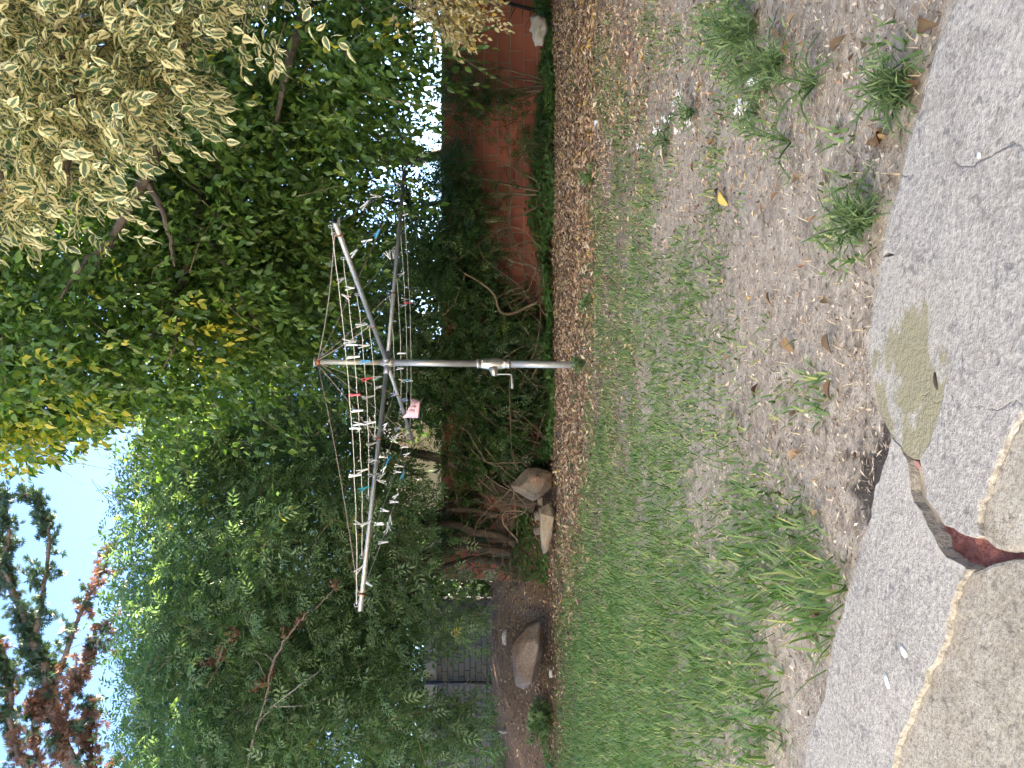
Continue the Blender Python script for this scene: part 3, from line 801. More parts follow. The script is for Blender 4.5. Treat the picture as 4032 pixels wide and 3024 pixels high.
# ------------------------------------------------------------------ pale-leaved shrub by the wall
pale = thing('pale_shrub', (2.95, 5.2, 0), 'shrub with small cream coloured leaves hanging beside the red wall', 'shrub')
PB = [(1760, 30, 5.0, 120, 110, .3), (1700, 90, 5.0, 80, 70, .22), (1830, 60, 5.0, 80, 70, .22), (1770, -160, 5.1, 200, 150, .4)]
cl, cc = blob_points(PB, 70, ([(1580, 230), (1950, 200), (2300, 200), (2300, 400), (1500, 400)],), 2, 9)
m = 6
org = np.repeat(cl, m, 0) + rng.normal(0, .05, (len(cl) * m, 3))
dr = rng.normal(0, .5, (len(org), 3)) + np.array([-.55, -.2, -.1])
T, al, no, sz, tw = sprays(org, dr, rng.uniform(.10, .2, len(org)), 9, .042, .8, .2, .2)
crown(pale, T, al, no, sz, rng.uniform(0, 1, len(T)), LEAF_V, LEAF_F, LEAF_E, M_pale, nleaf=200)
pp = [limb_w([(2.95, 5.2, -.05), (2.9, 5.2, .5), (2.75, 5.15, .9), (2.5, 5.1, 1.05), (2.3, 5.0, 1.0)], .05, .015, 24, .02, 1)] + twig_paths(org[::4], dr[::4], .2, .2, 4, .004)
V, f = merge([tube_data(p, r, 6) for p, r in pp])
link('trunk', new_mesh('trunk', V, f), M_twig, pale)

# ------------------------------------------------------------------ ash-like tree on the left bank (pinnate leaves)
PIN_V = []; PIN_F = []; PIN_E = []
def add_leaflet(base, dirv, ln, wd):
    b = np.array(base, float); d = nrm(np.array(dirv, float)); s = nrm(np.cross(d, [0, 0, 1.])); o = len(PIN_V)
    for (sx, t, zz) in [(0, 0, 0), (-wd, .45, .02), (wd, .45, .02), (0, 1, -.06)]:
        PIN_V.append(tuple(b + d * t * ln + s * sx * ln + np.array([0, 0, zz * ln * 2])))
    PIN_F.extend([(o, o + 2, o + 3), (o, o + 3, o + 1)])
    PIN_E.extend([.2, 1, 1, .8])
for t in (.30, .52, .74):
    for sgn in (-1, 1):
        add_leaflet((0, t, -.12 * t * t), (sgn * .85, .55, -.12), .36, .17)
add_leaflet((0, .85, -.1), (0, 1, -.3), .38, .17)
PIN_V = np.array(PIN_V); PIN_E = np.array(PIN_E)
PLOW = (PIN_V[np.r_[0:8, 24:28]] * np.array([1.25, 1, 1]), [(0, 2, 3), (0, 3, 1), (4, 6, 7), (4, 7, 5), (8, 10, 11), (8, 11, 9)], PIN_E[np.r_[0:8, 24:28]])

ash = thing('ash_tree', (*P(2045, 2165, 10.2)[:2], .35), 'broad multi-stemmed tree with feathery compound leaves above the bank', 'tree')
AB = [(760, 2250, 9.6, 330, 560, 1.2), (700, 1780, 9.9, 240, 280, 1.0), (1150, 1720, 10.3, 380, 400, .9), (1250, 2250, 9.4, 420, 480, 1.2), (880, 2800, 9.0, 430, 430, 1.2), (1400, 2830, 8.7, 420, 360, 1.0),
      (1720, 2480, 9.2, 190, 170, .6), (1760, 2900, 8.8, 170, 150, .5), (1520, 2050, 10.4, 170, 330, .7), (1350, 1350, 10.4, 250, 250, .7), (900, 3450, 9.2, 700, 430, 1.4), (1500, 1150, 10.6, 170, 240, .5), (1720, 1250, 10.5, 110, 200, .3), (1640, 1080, 10.5, 110, 160, .3), (1640, 1420, 10.5, 130, 200, .3), (1480, 1500, 10.4, 200, 250, .5)]
AEX = (BLUEGAP, WHITEGAP, [(1650, 2570), (1640, 2740), (1950, 2740), (1950, 2570)], [(1620, 1770), (1640, 2130), (2200, 2300), (2200, 1750)], [(1880, 2300), (1950, 3100), (2300, 3100), (2300, 2200)])
cl, cc = blob_points(AB, 1040, AEX, 2.6, 6)
m = 11
org = np.repeat(cl, m, 0) + rng.normal(0, .17, (len(cl) * m, 3))
dr = nrm(np.repeat(cl - cc, m, 0)) * .45 + rng.normal(0, .6, (len(org), 3)); dr[:, 1] -= .25
T, al, no, sz, tw = sprays(org, dr, rng.uniform(.12, .25, len(org)), 4, .20, .8, .3, .2)
cr = np.repeat(rng.uniform(0, 1, len(cl)), m * 4)
rnd = (.6 * rng.uniform(0, 1, len(T)) + .3 * cr + .1 * (rng.uniform(0, 1, len(T)) > .985) * 3).clip(0, 1)
tx, ty = proj(T)
rag = 26 * rng.normal(0, 1, (2, len(T)))
okp = ~(inpoly(tx, ty, AEX[2]) | inpoly(tx, ty, AEX[4]) | inpoly(tx + rag[0], ty + rag[1], BLUEGAP))
crown(ash, T[okp], al[okp], no[okp], sz[okp], rnd[okp], PIN_V, PIN_F, PIN_E, M_ash, low=PLOW, cell=24)
# pale seed and flower heads
cl2 = cl[rng.choice(len(cl), 130, replace=False)]
org2 = np.repeat(cl2, 45, 0) + rng.normal(0, .055, (130 * 45, 3)) + np.array([0, -.18, .10])
R = frames(rng.normal(0, 1, (len(org2), 3)), rng.normal(0, 1, (len(org2), 3)))
link('seed_heads', scatter_mesh('seed_heads', DIA_V, DIA_F, R, org2, np.full(len(org2), .026), {'edge': DIA_E}, {'rnd': rng.uniform(0, 1, len(org2))}), M_flowerhead, ash, kind='stuff')
def stem(pts, r0, r1, seed, sides=9):
    p, r = limb(pts, r0, r1, 28, .035, seed); return tube_data(p, r, sides)
stems = [[(2110, 1990, 10.3), (1990, 1945, 10.35), (1880, 1880, 10.4), (1800, 1830, 10.4), (1600, 1780, 10.4), (1300, 1700, 10.3), (900, 1720, 10)],
         [(2030, 2140, 10.2), (1960, 2110, 10.2), (1870, 2085, 10.2), (1750, 2060, 10.2), (1500, 2080, 10.1), (1100, 2150, 9.8), (800, 2200, 9.6)],
         [(2015, 2160, 10.2), (1900, 2150, 10.1), (1780, 2148, 10.1), (1650, 2190, 10), (1400, 2300, 9.7), (1000, 2500, 9.3)],
         [(2010, 2178, 10.1), (1900, 2166, 10.1), (1780, 2170, 10.0), (1620, 2250, 9.8), (1400, 2450, 9.4), (1100, 2750, 9.1)],
         [(2000, 2215, 10.2), (1900, 2200, 10.2), (1800, 2215, 10.2), (1650, 2300, 10), (1500, 2600, 9.4), (1400, 2850, 8.9)],
         [(1960, 2030, 10.4), (1860, 2010, 10.4), (1745, 2005, 10.4), (1640, 2060, 10.4)],
         [(1895, 1970, 10.4), (1740, 1985, 10.5), (1680, 2030, 10.5), (1560, 2030, 10.5)]]
rad = [(.115, .03), (.075, .02), (.06, .02), (.055, .015), (.05, .012), (.05, .02), (.035, .015)]
for k, (s_, r_) in enumerate(zip(stems, rad)):
    V, f = stem(s_, r_[0], r_[1], k)
    link('stem', new_mesh('stem', V, f), M_bark_a, ash)
sel = rng.choice(len(org), 900, replace=False)
link('twigs', tubes('twigs', twig_paths(org[sel], dr[sel], .35, .2, 4, .005), 4), M_twig, ash, kind='stuff')

# ------------------------------------------------------------------ cypress, upper left, with dead brown sprays
cyp = thing('cypress_tree', (-9.0, 14.0, 0), 'sparse dark cypress with brown dead sprays rising behind the left tree', 'tree')
CP = [([(900, 3700, 13.5), (400, 3300, 13.5), (204, 2735, 13), (185, 2640, 13), (125, 2525, 13), (60, 2350, 13), (-60, 2150, 13), (-250, 2000, 13)], .13, .03, .8, 0),
      ([(204, 2735, 13), (272, 2512, 13), (321, 2395, 13), (346, 2333, 13), (400, 2230, 13), (455, 2110, 13)], .05, .008, .34, .55),
      ([(125, 2525, 13), (160, 2420, 13), (185, 2250, 13), (190, 2100, 13), (150, 1990, 13), (80, 1930, 13)], .05, .012, .9, 0),
      ([(60, 2350, 13), (20, 2200, 13), (30, 2060, 13), (20, 1960, 13), (-60, 1880, 13)], .05, .012, .9, 0),
      ([(500, 3300, 12.8), (300, 2990, 12.6), (250, 2850, 12.6), (300, 2700, 12.6), (380, 2560, 12.6), (440, 2450, 12.8)], .06, .01, .8, .75),
      ([(500, 3300, 12.8), (380, 3000, 12.6), (330, 2900, 12.6), (370, 2780, 12.6)], .04, .01, .9, .5),
      ([(300, 3300, 13), (60, 2950, 13), (40, 2750, 13), (30, 2600, 13), (-60, 2450, 13)], .07, .02, .9, .25),
      ([(200, 3200, 13), (120, 2900, 12.8), (140, 2800, 12.8), (180, 2720, 12.8)], .04, .01, .9, .9),
      ([(800, 3300, 10.8), (600, 2950, 10.4), (580, 2700, 10.2), (640, 2500, 10.0), (720, 2350, 9.8), (820, 2250, 9.6)], .07, .01, 1.1, .05),
      ([(900, 3200, 10.2), (800, 2900, 9.9), (830, 2700, 9.7), (900, 2560, 9.4)], .05, .01, 1.0, .25),
      ([(1050, 2750, 8.2), (1110, 2560, 8.0), (1200, 2420, 7.9), (1330, 2310, 7.9)], .016, .004, .16, .9),
      ([(860, 2640, 8.6), (880, 2560, 8.2), (930, 2490, 8.1)], .02, .005, .25, 1.0)]
CY_V = []; CY_F = []
for k in (1, 2, 3, 4, 5):
    a = (k - 3) * .48; o = len(CY_V); d = np.array([math.sin(a), math.cos(a), 0]); s_ = np.array([d[1], -d[0], 0]); st_ = d * .12 * abs(k - 3) * .3
    for v in (st_, st_ + d * .45 - s_ * .11 + [0, 0, .05], st_ + d * .45 + s_ * .11 + [0, 0, .05], st_ + d * 1.0 * (1 - .05 * abs(k - 3))):
        CY_V.append(tuple(np.asarray(v)))
    CY_F += [(o, o + 2, o + 3), (o, o + 3, o + 1)]
gT = []; gA = []; gD = []; gS = []; wood = []
for k, (pp_, r0, r1, dens, dead) in enumerate(CP):
    p, r = limb(pp_, r0, r1, 40, .05, 50 + k); wood.append(tube_data(p, r, 7))
    L_ = np.linalg.norm(np.diff(p, axis=0), axis=1).sum()
    nb = int(29 * L_ * dens)
    for q in range(nb):
        t = rng.uniform(.12, 1); b0 = p[int(t * 39)]
        d = nrm(rng.normal(0, 1, 3) * np.array([1, .8, .9]) + nrm(p[min(39, int(t * 39) + 1)] - b0 + 1e-6) * .6 + np.array([0, 0, .25]))
        ln = rng.uniform(.12, .42) * (1.15 - .5 * t) * (.6 if dens < .3 else 1)
        isd = rng.uniform() < dead
        nearb = b0[1] < 9
        nn = (int(ln * 46) + 3) * (3 if nearb else 1)
        tt = rng.uniform(.1, 1, nn)
        gT.append(b0 + d * (tt * ln)[:, None] + rng.normal(0, .02, (nn, 3)))
        gA.append(d * .7 + rng.normal(0, .45, (nn, 3)))
        gD.append(np.full(nn, isd)); gS.append(np.full(nn, .42 if nearb else 1.0))
        if q % 4 == 0: wood.append(tube_data(np.array([b0, b0 + d * ln * .5, b0 + d * ln]), [.008, .006, .003], 4))
gT = np.vstack(gT); gA = np.vstack(gA); gD = np.concatenate(gD); gS = np.concatenate(gS)
R = frames(gA, rng.normal(0, 1, gA.shape))
for nm, mk, mt in (('crown', ~gD, M_cyp), ('dead_spray', gD, M_dead)):
    n = mk.sum()
    link(nm, scatter_mesh(nm, CY_V, CY_F, R[mk], gT[mk], rng.uniform(.06, .12, n) * gS[mk], None, {'rnd': rng.uniform(0, 1, n)}), mt, cyp, kind='stuff')
wood.append(tube_data(limb_w([(-9, 14, -.1), (-8.9, 14, 3), (-8.6, 13.9, 5), (-8.2, 13.6, 7.0)], .22, .12)[0], np.linspace(.22, .12, 24), 10))
V, f = merge(wood)
link('trunk', new_mesh('trunk', V, f), M_bark_c, cyp)

# bare grey branch leaning through the left tree
bb = thing('dead_branch', P(1030, 3024, 8.3), 'bare pale grey dead branch poking out through the left tree', 'branch')
bl = [limb([(950, 3150, 8.3), (1010, 2870, 8.2), (1080, 2780, 8.2), (1170, 2710, 8.1), (1260, 2640, 8.1)], .016, .004, 24, .03, 1),
      limb([(1080, 2780, 8.2), (1200, 2775, 8.2), (1310, 2740, 8.2)], .009, .002, 20, .03, 2),
      limb([(1010, 2870, 8.2), (1060, 2700, 8.2), (1075, 2610, 8.2), (1020, 2570, 8.2)], .011, .002, 20, .03, 3),
      limb([(1060, 2690, 8.2), (1020, 2610, 8.2), (1000, 2600, 8.2)], .006, .002, 12, .03, 4)]
V, f = merge([tube_data(p, r, 6) for p, r in bl])
link('branch', new_mesh('branch', V, f), M_greytwig, bb)

# ------------------------------------------------------------------ trees beyond the wall
def far_tree(base, blobs, nclump, label, seed, leaf=.15, excl=(), m=10, mat=None, shell=2.0, tr=1.0):
    t = thing('background_tree', (base[0], base[1], 0), label, 'tree', 'trees beyond the boundary wall')
    cl, cc = blob_points(blobs, nclump, excl, shell, seed)
    org = np.repeat(cl, m, 0) + rng.normal(0, .22, (len(cl) * m, 3))
    dr = nrm(np.repeat(cl - cc, m, 0)) * .4 + rng.normal(0, .6, (len(org), 3))
    T, al, no, sz, tw = sprays(org, dr, .4, 6, leaf, .8, .4, .2)
    link('crown', scatter_mesh('crown', D2_V, D2_F, frames(al, no), T, sz, {'edge': D2_E}, {'rnd': rng.uniform(0, 1, len(T))}), mat or M_far, t, kind='stuff')
    paths = [limb_w([(base[0], base[1], -.1), (base[0] + .1, base[1], 1.4), (base[0] - .1, base[1], 2.6)], .14 * tr, .09 * tr, 12, .03, seed)]
    for k in range(9):
        e = cl[(k * 37) % len(cl)]
        paths.append(limb_w([(base[0], base[1], 2.2), (np.array([base[0], base[1], 2.6]) + e) / 2, e], .06 * tr, .01, 14, .05, seed + k))
    V, f = merge([tube_data(p, r, 6) for p, r in paths])
    link('trunk', new_mesh('trunk', V, f), M_bark_a, t)
far_tree((1.2, 14.0), [(950, 1150, 13.5, 330, 330, 1.2), (1250, 1000, 13.3, 260, 260, 1.0), (700, 900, 13.8, 380, 350, 1.3), (1580, 1000, 13.2, 120, 230, .6), (1650, 1350, 13.2, 120, 260, .6)], 640, 'dark leafy tree rising beyond the wall behind the clothesline pole', 71, excl=(WHITEGAP, BLUEGAP))
far_tree((4.2, 14.2), [(700, 350, 14, 400, 380, 1.3), (1150, 350, 14, 300, 330, 1.2), (1250, 700, 14, 130, 150, .6), (600, -200, 14, 500, 350, 1.4), (1450, 40, 14, 160, 160, .6), (100, 700, 13.6, 480, 560, 1.3), (-350, 850, 13.6, 420, 520, 1.2)], 800, 'tall dark tree standing beyond the wall behind the variegated tree', 72, excl=(WHITEGAP,))  # last blobs are unseen foliage added to shade the ash top
far_tree((-2.4, 14.0), [(900, 1750, 13.6, 350, 300, 1.2), (1250, 1850, 13.4, 300, 350, 1.0), (1500, 2400, 13.2, 230, 350, .9), (1000, 2500, 13.6, 400, 500, 1.2), (1550, 1500, 13.2, 170, 200, .7)], 560, 'dark tree beyond the wall behind the multi-stemmed tree', 73, excl=(BLUEGAP, [(1600, 1720), (1600, 2130), (1760, 2150), (1760, 1720)]))
# unseen trees added at the right boundary to keep low sun off the lawn
def sun_block_tree(cx, cy, top, label, seed, n=430):
    t = thing('sun_block_tree', (cx, cy, 0), label, 'tree', 'trees added along the right boundary to block the sun')
    r = np.random.default_rng(seed)
    h = r.uniform(.5, top, n) ; a = r.uniform(0, 6.28, n); q = np.sqrt(r.uniform(0, 1, n)); w = 1.75 * np.sqrt(np.clip(1.08 - (h / top) ** 3, .05, 1))
    cl = np.stack([cx + np.cos(a) * q * w * .75, cy + np.sin(a) * q * w * 1.25, h], -1)
    org = np.repeat(cl, 8, 0) + r.normal(0, .22, (n * 8, 3))
    T, al, no, sz, _ = sprays(org, r.normal(0, .6, org.shape), .4, 5, .31, .8, .4, .2)
    link('crown', scatter_mesh('crown', D2_V * np.array([1.2, 1, 1]), D2_F, frames(al, no), T, sz, {'edge': D2_E}, {'rnd': r.uniform(0, 1, len(T))}), M_far, t, kind='stuff')
    V, f = tube_data(limb_w([(cx, cy, -.1), (cx + .1, cy, 2), (cx, cy + .1, top * .85)], .16, .03, 16, .03, seed)[0], np.linspace(.16, .03, 16), 8)
    link('trunk', new_mesh('trunk', V, f), M_bark_a, t)
for k, (cx, cy, tp) in enumerate([(6.9, -1.8, 6.2), (7.3, 1.4, 6.4), (7.6, 4.6, 6.8), (7.9, 7.8, 7.0), (8.4, 11.0, 7.4), (9.3, 14.0, 7.4)]):
    sun_block_tree(cx, cy, tp, 'tall dense evergreen added out of view to keep sun off the lawn', 300 + k)
hg = thing('hedge', (-2, 13, 0), 'dense dark hedge added beyond the wall to keep sun off the bank', 'hedge')  # added to stop sun leaking under the trees onto the bank
n = 5200
hx = rng.uniform(-8.5, 2.6, n); hh = np.where((hx > -2.9) & (hx < -.7), 1.62, 3.2 + .25 * np.sin(hx * 2.1)); hh = np.where(hx > 1.2, 1.9, hh)
org = np.stack([hx, rng.uniform(12.6, 13.5, n), rng.uniform(0, 1, n) * hh], -1)
T, al, no, sz, _ = sprays(org, rng.normal(0, .6, org.shape), .25, 5, .15, .8, .4, .2)
link('foliage', scatter_mesh('foliage', D2_V * np.array([1.2, 1, 1]), D2_F, frames(al, no), T, sz, {'edge': D2_E}, {'rnd': rng.uniform(0, .8, len(T))}), M_far, hg, kind='stuff')
link('stems', tubes('stems', [(np.array([(x_, 13.05, -.1), (x_ + .05, 13.0, .8), (x_, 13.05, 1.5)]), [.03, .025, .012]) for x_ in np.arange(-8.2, 2.5, .6)], 5), M_twig, hg)
# sparse sprays crossing the bright gap
far_tree((2.9, 12.6), [(1500, 620, 12.2, 170, 330, .5), (1640, 420, 12.0, 110, 230, .4), (1560, 800, 12.2, 120, 150, .4), (1680, 800, 12.0, 80, 200, .3)], 80, 'slender sparse tree whose sprays cross the bright gap above the red wall', 74, .10, m=7, shell=3, tr=.35)
far_tree((-6.0, 15.0), [(1450, 2850, 14, 350, 350, 1.0), (900, 3000, 14.5, 430, 400, 1.2), (1000, 2500, 14.6, 400, 300, 1.0), (700, 2300, 14.6, 220, 400, 1.0)], 380, 'bushy dark tree beyond the grey brick wall', 75, excl=(BLUEGAP, [(1650, 2500), (1650, 3100), (2000, 3100), (2000, 2500)]))

# ------------------------------------------------------------------ red block wall and grey brick wall
WY = 10.8
def block_wall(name, label, x0, x1, z0, z1, yy, bw, bh, joint, mat, mmat, group=None, depth=.18, bond=.5, jitter=.003, seed=3, piece_name='block', cope=None):
    r = np.random.default_rng(seed)
    w = thing(name, ((x0 + x1) / 2, yy, z0), label, 'wall')
    def box(nm, a, b, mt, bev=0):
        bm = bmesh.new(); bmesh.ops.create_cube(bm, size=1)
        for v in bm.verts: v.co = Vector(((a[0] + b[0]) / 2 + v.co.x * (b[0] - a[0]), (a[1] + b[1]) / 2 + v.co.y * (b[1] - a[1]), (a[2] + b[2]) / 2 + v.co.z * (b[2] - a[2])))
        if bev: bmesh.ops.bevel(bm, geom=bm.edges[:], offset=bev, segments=1, affect='EDGES')
        return link(nm, bm_mesh(nm, bm), mt, w)
    box('mortar', (x0, yy + .006, z0), (x1, yy + depth, z1), mmat)
    bm = bmesh.new(); bmesh.ops.create_cube(bm, size=1)
    for v in bm.verts: v.co = Vector((v.co.x * (bw - joint), v.co.y * .06, v.co.z * (bh - joint)))
    bmesh.ops.bevel(bm, geom=bm.edges[:], offset=.004, segments=1, affect='EDGES')
    base = bm_mesh(piece_name, bm); base.materials.append(mat)
    inv = Matrix.Translation(-Vector(w.location))
    rows = int(round((z1 - z0) / bh))
    for k in range(rows):
        off = (k % 2) * bond * bw + r.normal(0, .02)
        n = int((x1 - x0) / bw)
        for q in range(n):
            cx = x0 + (q + .5) * bw + off
            if cx + bw / 2 > x1: continue
            o = bpy.data.objects.new(piece_name, base)
            o.location = (cx + r.normal(0, jitter), yy + .028 + r.normal(0, .0015), z0 + (k + .5) * bh + r.normal(0, jitter * .5))
            o.rotation_euler = (0, r.normal(0, .003), r.normal(0, .003))
            o.parent = w; o.matrix_parent_inverse = inv
            COL.objects.link(o)
    if cope: box('coping', (x0 - .02, yy - .03, z1 + .001), (x1 + .02, yy + depth + .03, z1 + cope), M_plaster, .006)
    return w
redwall = block_wall('block_wall', 'long red painted block wall at the back of the yard', -2.75, 6.1, -.17, 1.55, WY, .364, .187, .014, M_block, M_mortar, bond=.42)
greywall = block_wall('brick_wall', 'dark grey brick wall above the bank at the left', -7.2, -3.3, .68, 1.70, 11.75, .215, .086, .012, M_gbrick, M_gmortar, depth=.2, bond=.5, jitter=.002, piece_name='brick', cope=.19)
# expansion joints with grey mortar stripe as thin dark rods
def rod(name, p0, p1, r, mat, label, cat, n=2, parent=None):
    p = np.array([p0, p1]) if n == 2 else resample(np.array([p0, p1]), n)
    V, f = tube_data(p, r, 10)
    return link(name, new_mesh(name, V, f), mat, parent, label=label, cat=cat)
pw = P(1900, 2697, 11.6)
rod('pipe_post', (pw[0], 11.68, .55), (pw[0], 11.68, 1.95), .028, M_black, 'thin dark post standing against the grey brick wall', 'post')
t = thing('drainpipe', (*P(2205, 70, 10.5)[:2], 0), 'black pipe leaning against the red wall end with bare twigs', 'pipe')
p = np.array([P(1990, 10, 10.6), P(2100, 38, 10.62), P(2215, 72, 10.6)])
V, f = tube_data(p, .026, 10); link('pipe', new_mesh('pipe', V, f), M_black, t)
p = np.array([P(1880, -60, 10.6), P(1990, 10, 10.6)])
V, f = tube_data(p, .026, 10); link('elbow', new_mesh('elbow', V, f), M_black, t)
for k in range(8):
    a = P(2010 + 25 * k, 15 + 7 * k, 10.58); b_ = a + np.array([rng.uniform(-.3, -.1), -.05, rng.uniform(-.15, .15)])
    V, f = tube_data(np.array([a, (a + b_) / 2 + rng.normal(0, .02, 3), b_]), [.006, .005, .002], 5); link('twig', new_mesh('twig', V, f), M_black, t)

# white house beyond
hs = thing('white_house', (-2.0, 17.2, 0), 'white weatherboard house glimpsed beyond the wall under the trees', 'house')
def hbox(nm, a, b, mt, parent=hs):
    bm = bmesh.new(); bmesh.ops.create_cube(bm, size=1)
    for v in bm.verts: v.co = Vector(((a[0] + b[0]) / 2 + v.co.x * (b[0] - a[0]), (a[1] + b[1]) / 2 + v.co.y * (b[1] - a[1]), (a[2] + b[2]) / 2 + v.co.z * (b[2] - a[2])))
    return link(nm, bm_mesh(nm, bm), mt, parent)
hbox('wall', (-5.2, 17.03, 0), (.6, 22, 3.0), M_whitewall)
for k in range(15): 
    o = hbox('weatherboard', (-5.21, 17.0, .02 + k * .2), (.61, 17.028, .02 + k * .2 + .187), M_whitewall); 
hbox('eave', (-5.6, 16.6, 3.005), (1.0, 22.4, 3.14), M_whitewall)
bm = bmesh.new()
vv = [bm.verts.new(c) for c in ((-5.7, 16.5, 3.15), (1.1, 16.5, 3.15), (1.1, 22.5, 3.15), (-5.7, 22.5, 3.15), (-4, 19.5, 4.6), (-.6, 19.5, 4.6))]
for ff in ((0, 1, 5, 4), (1, 2, 5), (2, 3, 4, 5), (3, 0, 4), (3, 2, 1, 0)): bm.faces.new([vv[k] for k in ff])
link('roof', bm_mesh('roof', bm), M_roof, hs)
wd = hbox('window', (-3.3, 16.97, 1.1), (-2.3, 16.995, 2.1), M_whitewall)
hbox('pane', (-3.24, 16.955, 1.16), (-2.36, 16.968, 2.04), M_dark, wd)

# unseen white house added behind the camera to bounce sunlight into the yard
added_house = thing('bounce_house', (-2, -2.9, 0), 'white two-storey house added behind the paving to bounce sunlight', 'house')
hbox('wall', (-10, -9.5, -.1), (5.5, -2.9, 6.3), simple('white_render', (.80, .78, .74), .85, 0, 4, (.74, .72, .68)), added_house)
hbox('roof', (-10.5, -10, 6.305), (6, -2.4, 6.6), M_roof, added_house)
hbox('bounce_wing', (-12, -2.895, -.1), (-6.2, 3.0, 6.3), bpy.data.materials['white_render'], added_house)  # wing added out of view to throw sunlight back from the left
hbox('wing_roof', (-12.4, -2.38, 6.31), (-5.8, 3.4, 6.6), M_roof, added_house)
for (wx, wz) in ((-7.5, 1.0), (-1.0, 3.9), (-7.0, 3.9), (3.0, 3.9)):
    w_ = hbox('window', (wx, -2.895, wz), (wx + 1.3, -2.86, wz + 1.2), M_whitewall, added_house)
    hbox('pane', (wx + .07, -2.858, wz + .07), (wx + 1.23, -2.852, wz + 1.13), M_dark, w_)
hbox('door', (-3.6, -2.895, .02), (-2.7, -2.85, 2.1), simple('brown_door', (.15, .08, .05), .5), added_house)

# ------------------------------------------------------------------ ivy strip, wall shrubs, bare stems
IVY_V = [(0, 0, 0), (-.42, .22, .03), (-.18, .45, .05), (-.30, .72, 0), (0, 1, -.05), (.30, .72, 0), (.18, .45, .05), (.42, .22, .03), (0, .45, -.03)]
IVY_F = [(0, 8, 1), (1, 8, 2), (2, 8, 3), (3, 8, 4), (4, 8, 5), (5, 8, 6), (6, 8, 7), (7, 8, 0)]
IVY_E = np.array([.3, 1, .8, 1, 1, 1, .8, 1, 0])
def carpet(name, n, xr, yr, hfun, size, mat, label, cat, mask=None):
    X = rng.uniform(*xr, n); Y = rng.uniform(*yr, n)
    if mask is not None:
        k = mask(X, Y); X, Y = X[k], Y[k]
    n = len(X); H = hfun(X, Y) * rng.uniform(.15, 1, n) ** .6
    T = np.stack([X, Y, ground_z(X, Y) + H], -1)
    al = np.stack([rng.normal(0, 1, n), rng.normal(-.5, .8, n), rng.normal(-.1, .4, n)], -1)
    no = np.stack([rng.normal(0, .4, n), rng.normal(-.6, .4, n), np.full(n, .8)], -1)
    me = scatter_mesh(name, IVY_V, IVY_F, frames(al, no), T, size * rng.uniform(.6, 1.25, n), {'edge': IVY_E}, {'rnd': rng.uniform(0, 1, n)})
    return link(name, me, mat, kind='stuff', label=label, cat=cat)
carpet('ivy_ground_cover', 15000, (-2.6, 6.2), (9.55, 10.75), lambda X, Y: (.05 + .15 * sstep(9.7, 10.5, Y)) * (1 + .6 * vnoise(X, Y, 2.6, 81)) * np.where(X > 1.5, 1.1, .9), .058, M_ivy,
       'dark green ivy carpet along the foot of the red wall', 'ivy', lambda X, Y: Y > 9.95 + .22 * vnoise(X, Y, 2.5, 82) - .05 * np.sin(X))
carpet('bank_ivy', 5200, (-7, -1.6), (9.6, 11.6), lambda X, Y: .07 * (1 + .5 * vnoise(X, Y, 4, 83)), .05, M_ivy,
       'patches of ivy creeping over the leafy bank', 'ivy', lambda X, Y: vnoise(X, Y, 2.2, 84) > .35)

def pinnate_shrub(label, blobs, ncl, seed, leaf=.16, excl=(), m=9, base=None):
    b0 = base if base is not None else blobs[0]
    c = P(b0[0], b0[1], b0[2]); t = thing('wall_shrub', (c[0], c[1], 0), label, 'shrub', 'leafy shrubs growing against the red wall')
    cl, cc = blob_points(blobs, ncl, excl, 2.0, seed)
    org = np.repeat(cl, m, 0) + rng.normal(0, .10, (len(cl) * m, 3))
    dr = nrm(np.repeat(cl - cc, m, 0)) * .4 + rng.normal(0, .6, (len(org), 3)) - np.array([0, .25, 0])
    T, al, no, sz, tw = sprays(org, dr, .2, 4, leaf, .8, .4, .2)
    link('crown', scatter_mesh('crown', PIN_V, PIN_F, frames(al, no), T, sz, {'edge': PIN_E}, {'rnd': rng.uniform(0, 1, len(T))}), M_shrub, t, kind='stuff')
    pth = []
    for k in range(6):
        e = cl[(k * 13) % len(cl)]
        pth.append(limb_w([(c[0], c[1] + .05, -.05), ((c[0] + e[0]) / 2 + rng.normal(0, .1), (c[1] + e[1]) / 2, e[2] * .5), e], .016, .004, 14, .04, seed + k))
    V, f = merge([tube_data(p, r, 6) for p, r in pth]); link('stems', new_mesh('stems', V, f), M_twig, t)
pinnate_shrub('dark pinnate-leaved shrub spilling over the red wall top below the bright gap', [(1760, 760, 10.3, 80, 170, .25), (1800, 900, 10.2, 90, 170, .25), (1720, 1050, 10.2, 90, 160, .3)], 55, 91)
pinnate_shrub('leafy shrub drooping down the red wall beneath the pale-leaved shrub', [(1790, 330, 10.3, 60, 130, .2), (1870, 430, 10.25, 70, 90, .2), (1990, 390, 10.2, 60, 40, .12), (1740, 420, 10.4, 40, 170, .2)], 22, 92, .13)
pinnate_shrub('low seedling shrub at the foot of the red wall beside the dark joint', [(2090, 560, 10.1, 70, 60, .15), (2060, 490, 10.1, 50, 50, .12), (2040, 640, 10.1, 60, 60, .15)], 12, 93, .13, m=6)
pinnate_shrub('dark shrub filling the shade of the red wall behind the pole', [(1850, 1350, 10.3, 130, 220, .3), (1800, 1600, 10.3, 110, 220, .3), (1950, 1650, 10.3, 110, 170, .25), (1850, 1150, 10.3, 110, 140, .25), (2030, 1560, 10.35, 90, 260, .18), (1960, 1300, 10.35, 110, 160, .2), (2040, 1860, 10.35, 90, 130, .18)], 185, 94)
pinnate_shrub('leafy shrub beside the tan boulder under the leaning trunk', [(1850, 1850, 10.5, 110, 130, .25), (1950, 1780, 10.4, 120, 80, .2), (1820, 2100, 10.6, 90, 120, .2)], 55, 95)

